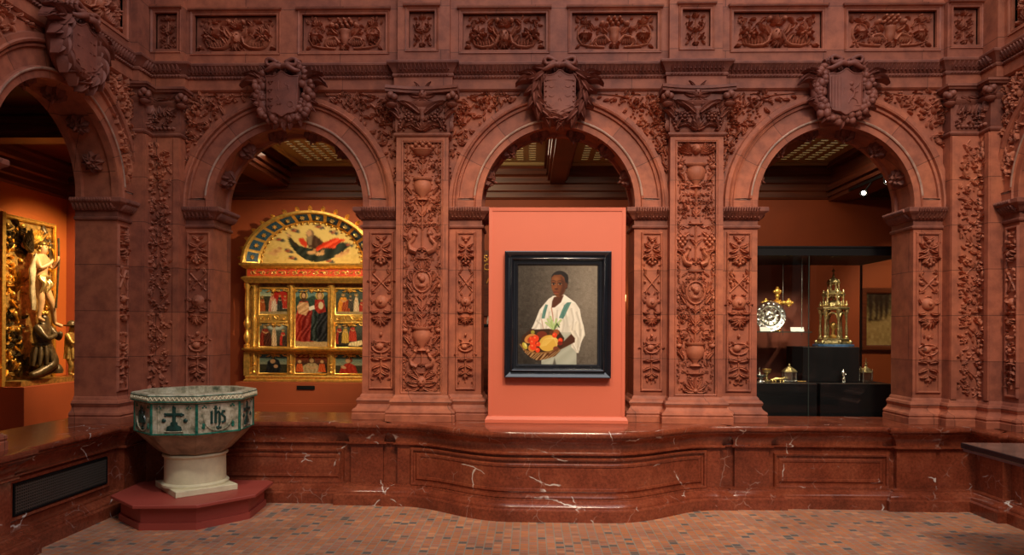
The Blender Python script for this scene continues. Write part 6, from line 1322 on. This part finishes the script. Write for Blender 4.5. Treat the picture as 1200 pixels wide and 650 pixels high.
cx = empty('gold_cross', (2.64, 1.26, 1.502), 'small gilt processional cross with lobed ends behind the silver dish', 'cross'); m = MB(); c2 = Vector((2.64, 1.26, 1.81)); fn = lambda x, y, h: (c2.x+x, c2.y-h, c2.z+y); fb = lambda x, y, h: (c2.x+x, c2.y+h, c2.z+y)
for f_ in (fn, fb):
    for a in (0, pi/2, pi, -pi/2):
        L = .12 if a != -pi/2 else .2
        r_tube(m, f_, [(0, 0), (cos(a)*L, sin(a)*L)], .016, .016, .6)
        for r_, q in ((.07, .024), (L, .036)): r_dome(m, f_, cos(a)*r_, sin(a)*r_, q, q, 0, .014)
        for s_ in (-1, 1): r_dome(m, f_, cos(a)*L-sin(a)*s_*.032, sin(a)*L+cos(a)*s_*.032, .016, .016, 0, .012)
        r_dome(m, f_, cos(a)*(L+.038), sin(a)*(L+.038), .016, .016, 0, .012)
    r_rosette(m, f_, 0, 0, .045, .016, 8)
m.build('cross_body', 'gold', cx, 60); m = MB(); m.rod([(c2.x, 1.26, 1.51), (c2.x, 1.26, 1.68)], [.012, .009], 8); m.lathe((c2.x, 1.26, 1.502), [(.035, 0), (.035, .006), (.012, .02)], 12); m.build('stem', 'gold', cx, 60)
for x0, x1, lb in ((2.355, 2.46, 'white caption card on the glass shelf, left of the silver dish'), (2.665, 2.80, 'white caption card on the glass shelf, right of the silver dish')):
    m = MB(); m.obox(((x0+x1)/2, .955, 1.524), (1, 0, 0), (0, .45, .9), (0, .9, -.45), (x1-x0)/2, .024, .002); tag(m.build('caption_card', 'white', None, 0, ((x0+x1)/2, .955, 1.502)), lb, 'card', 'caption cards on the shelf')
Z0 = .9885
gb = empty('goblet', (2.44, 1.0, Z0), 'dark gilt goblet standing at the left of the showcase floor', 'goblet'); m = MB(); m.lathe((2.44, 1.0, Z0), [(.05, 0), (.05, .008), (.018, .02), (.012, .05), (.022, .06), (.012, .07), (.04, .09), (.044, .13), (.04, .13), (.034, .095)], 16); m.build('cup', 'bronze', gb, 40); m = MB(); m.lathe((2.44, 1.0, Z0+.12), [(.046, 0), (.046, .008)], 16); m.build('lip', 'gold', gb, 30)
nf = empty('incense_boat', (2.36, .93, Z0), 'boat-shaped gilt incense vessel in front of the goblet', 'vessel'); m = MB(); m.lathe((2.36, .93, Z0), [(.035, 0), (.03, .01), (.01, .02), (.02, .04), (.055, .065), (.06, .075)], 16, sx=1.3, sy=.7); m.ball((2.345, .93, Z0+.09), .014, 8, 6); m.lathe((2.345, .93, Z0+.07), [(.02, 0), (.008, .02), (.012, .03), (.001, .08)], 8); m.build('hull', 'silver', nf, 40)
gf = empty('gilt_beast', (2.51, .90, Z0), 'low crouching gilt ornament between the incense vessel and the small casket', 'figurine'); m = MB(); m.rod([(2.45, .90, Z0+.02), (2.50, .90, Z0+.032), (2.56, .90, Z0+.028), (2.59, .90, Z0+.045)], [.012, .02, .018, .012], 8)
for x in (2.46, 2.49, 2.54, 2.57): m.rod([(x, .89, Z0+.02), (x, .875, Z0)], .007, 6)
m.build('body', 'gold_bright', gf, 60)
ck = empty('casket', (2.665, .98, Z0), 'little silver-gilt house-shaped casket with a pointed roof', 'casket'); m = MB(); m.prism([(2.665+.065*cos(a), .98+.065*sin(a)) for a in [pi/6+pi/3*i for i in range(6)]], Z0, Z0+.10, .003)
for i in range(6): a = pi/6+pi/3*i; m.rod([(2.665+.066*cos(a), .98+.066*sin(a), Z0), (2.665+.066*cos(a), .98+.066*sin(a), Z0+.11)], .006, 6)
m.lathe((2.665, .98, Z0), [(.078, 0), (.08, .01), (.07, .014)], 6, rot=pi/6); m.build('box', 'silver', ck, 0); m = MB(); m.lathe((2.665, .98, Z0+.10), [(.08, 0), (.078, .008), (.02, .055), (.008, .06), (.012, .07), (.001, .09)], 6, rot=pi/6); m.build('roof', 'bronze', ck, 0); m = MB(); m.rod([(2.72, .95, Z0+.006), (2.82, .95, Z0+.006)], .006, 6); m.build('latch_bar', 'gold_d', ck, 0)
st = empty('silver_statuette', (3.175, .90, Z0), 'tiny silver standing statuette on the right-hand black block', 'statuette')
J = {'p': (3.175, .9, Z0+.075, .016), 'c': (3.175, .9, Z0+.105, .018), 'n': (3.175, .9, Z0+.124, .008), 'h': (3.175, .9, Z0+.138, .012), 'aL': (3.155, .89, Z0+.095, .008), 'bL': (3.165, .875, Z0+.108, .006), 'aR': (3.197, .89, Z0+.09, .008), 'bR': (3.19, .878, Z0+.075, .006), 'kL': (3.168, .895, Z0+.04, .012), 'fL': (3.166, .89, Z0+.008, .008), 'kR': (3.185, .895, Z0+.04, .012), 'fR': (3.19, .89, Z0+.008, .008)}
skin_obj('figure_body', J, [('p', 'c'), ('c', 'n'), ('n', 'h'), ('c', 'aL'), ('aL', 'bL'), ('c', 'aR'), ('aR', 'bR'), ('p', 'kL'), ('kL', 'fL'), ('p', 'kR'), ('kR', 'fR')], 'silver', st)
m = MB(); m.lathe((3.176, .89, Z0), [(.026, 0), (.026, .006), (.02, .01)], 12); m.build('foot_plate', 'silver', st, 30)
rl = empty('reliquary', (3.44, .98, Z0), 'small silver-gilt reliquary tower with a leaning finial near the right arch pier', 'reliquary'); m = MB(); m.box(3.385, 3.495, .93, 1.03, Z0, Z0+.015); m.box(3.395, 3.485, .94, 1.02, Z0+.015, Z0+.10)
for x in (3.395, 3.485):
    for y in (.94, 1.02): m.rod([(x, y, Z0+.01), (x, y, Z0+.11)], .007, 6); m.lathe((x, y, Z0+.11), [(.009, 0), (.004, .01), (.001, .035)], 6)
m.build('body', 'silver', rl, 0); m = MB(); m.lathe((3.44, .98, Z0+.10), [(.06, 0), (.05, .03), (.02, .05), (.012, .06), (.014, .08), (.005, .09), (.003, .15)], 8, rot=pi/8); m.rod([(3.42, .98, Z0+.20), (3.46, .98, Z0+.20)], .004, 6); m.rod([(3.40, .96, Z0+.1), (3.37, .95, Z0+.16)], [.012, .004], 6); m.build('spire', 'bronze', rl, 0)

# picture on the gallery wall seen past the showcase
FW = lambda u, o, z: (u, 3.3-o, z)
pw = empty('framed_painting', (4.95, 3.28, 1.3), 'dim framed picture of dark legs on sandy ground, on the wall past the showcase', 'painting')
m = MB(); rect_ring(m, FW, 4.56, 5.5, 1.33, 2.03, [(0, .012), (0, .03), (.02, .045), (.06, .05), (.075, .03), (.08, .0)]); m.build('frame', 'wood', pw, 30)
P = Pic(0, 0, 94, 70, 80, (150, 126, 86)); P.grad((70, 60, 44), (176, 148, 100), 10, 45); P.noise(9, 2)
for x in (6, 14, 20, 27, 38, 52, 60, 75): P.poly([(x-3, 0), (x+4, 0), (x+2, 22), (x+1, 34), (x+4, 37), (x-3, 37), (x-1, 30)], (34, 26, 20), soft=3)
P.poly([(0, 45), (30, 30), (94, 50), (94, 70), (0, 70)], (172, 142, 96), soft=8, a=.8); P.noise(7, 3); hang('canvas', P, FW, 4.56, 5.5, 1.33, 2.03, .014, pw)

# track lights under the right perimeter beam
rail = MB(); rail.box(4.0, 4.03, .6, 2.6, 3.27, 3.30); rl_ = rail.build('light_track', 'black', None, 0, (4.015, 1.6, 3.27)); tag(rl_, 'black ceiling track carrying the gallery spotlights in the right arch', 'track')
def track_light(pos, dirv, label):
    t = empty('spotlight', pos, label, 'spotlight', 'gallery spotlights'); p = Vector(pos); d = Vector(dirv).normalized()
    m = MB(); m.lathe(p-d*.10, [(.02, -.02), (.035, 0), (.042, .03), (.045, .10), (.038, .10), (.036, .085)], 20, axis=d); m.build('housing', 'black', t, 40)
    m = MB(); m.lathe(p-d*.018, [(.035, 0), (.001, .008)], 20, axis=d); m.build('bulb', 'bulb', t, 0)
    m = MB(); q = p-d*.05; m.rod([tuple(q), (q.x, q.y, 3.27) if abs(q.x-4.015) < .02 else (4.015, q.y, 3.27)], .010, 8); m.build('bracket', 'black', t, 0)
track_light((3.90, 2.0, 3.13), (-.45, -1, -.25), 'lit spotlight glaring towards the court in the right arch, the lower one')
track_light((4.03, 1.72, 3.20), (-.25, -.6, -.75), 'smaller lit spotlight near the rosette of the right arch')

# glimpses on either side of the coral panel
sg = empty('wall_sign', (-.5, 3.29, 2.2), 'dark wall text board glimpsed in the gap left of the coral panel', 'sign')
m = MB(); m.box(-1.0, .0, 3.27, 3.3, 1.7, 2.6); m.build('board', 'wood', sg, 0)
for txt, z in (('SO', 2.50), ('OF', 2.38), ('A', 2.20)):
    cu = bpy.data.curves.new('lettering', 'FONT'); cu.body = txt; cu.size = .13; cu.extrude = .002; cu.align_x = 'CENTER'; cu.materials.append(M['gold']); o0 = bpy.data.objects.new('letters', cu); o = bpy.data.objects.new('lettering', bpy.data.meshes.new_from_object(o0)); bpy.data.objects.remove(o0); COL.objects.link(o); o.parent = sg; o.location = (-.56+.5, -.022, z-2.2-.05); o.rotation_euler = (pi/2, 0, 0)
lp = empty('wall_lamp', (1.22, 3.22, 1.9), 'small glowing brass lamp glimpsed in the gap right of the coral panel', 'lamp')
m = MB(); m.lathe((1.235, 3.12, 1.86), [(.03, 0), (.05, .03), (.055, .12), (.04, .16)], 14); m.build('lamp_shade', 'glow', lp, 40); m = MB(); m.rod([(1.235, 3.3, 1.84), (1.235, 3.2, 1.80), (1.235, 3.12, 1.86)], .012, 8); m.build('bracket', 'gold', lp, 40)
def bust(x, z, lab):
    t = empty('glass_flask', (x, 2.6, z), lab, 'flask'); m = MB(); m.lathe((x, 2.6, z), [(.05, 0), (.055, .03), (.035, .10), (.02, .13), (.022, .17), (.03, .18)], 14); m.build('body', 'white', t, 40); m = MB(); m.lathe((x, 2.6, z+.18), [(.03, 0), (.012, .03), (.001, .05)], 12); m.build('stopper', 'gold', t, 40); return t
t = empty('side_cabinet', (-.52, 2.6, 0), 'low dark cabinet glimpsed in the gap left of the coral panel', 'cabinet'); m = MB(); m.box(-.9, -.2, 2.45, 2.85, 0, 1.55, .01); m.build('body', 'wood', t, 0); m = MB(); m.box(-.92, -.18, 2.43, 2.87, 1.55, 1.58); m.build('top', 'black', t, 0)
bust(-.50, 1.58, 'pale flask on the dark cabinet left of the coral panel')

# ------------------------------------------------------------------ table top entering at the right
tb = empty('table', (3.55, -2.3, 0), 'glossy black-edged table entering the picture at the lower right', 'table')
X0, X1, Y0, Y1 = 2.93, 3.66, -3.3, -1.38
m = MB(); m.box(X0, X1, Y0, Y1, .712, .748, .004); m.build('top', 'ebony', tb, 0)
M['tabletop'] = simple('polished_brown_top', (.16, .10, .08), .12, 0, .3, 6, spec=.8)
m = MB(); m.box(X0+.006, X1-.006, Y0+.006, Y1-.006, .748, .7505); m.build('polished_inset', 'tabletop', tb, 0)
M['plum'] = simple('plum_grey_rail', (.16, .12, .17), .3)
m = MB(); m.box(X0+.012, X1-.012, Y0+.012, Y1-.012, .694, .712); m.build('apron', 'plum', tb, 0)
m = MB(); m.box(3.36, 3.60, -3.1, -1.75, 0, .694, .006); m.build('pedestal', 'ebony', tb, 0)
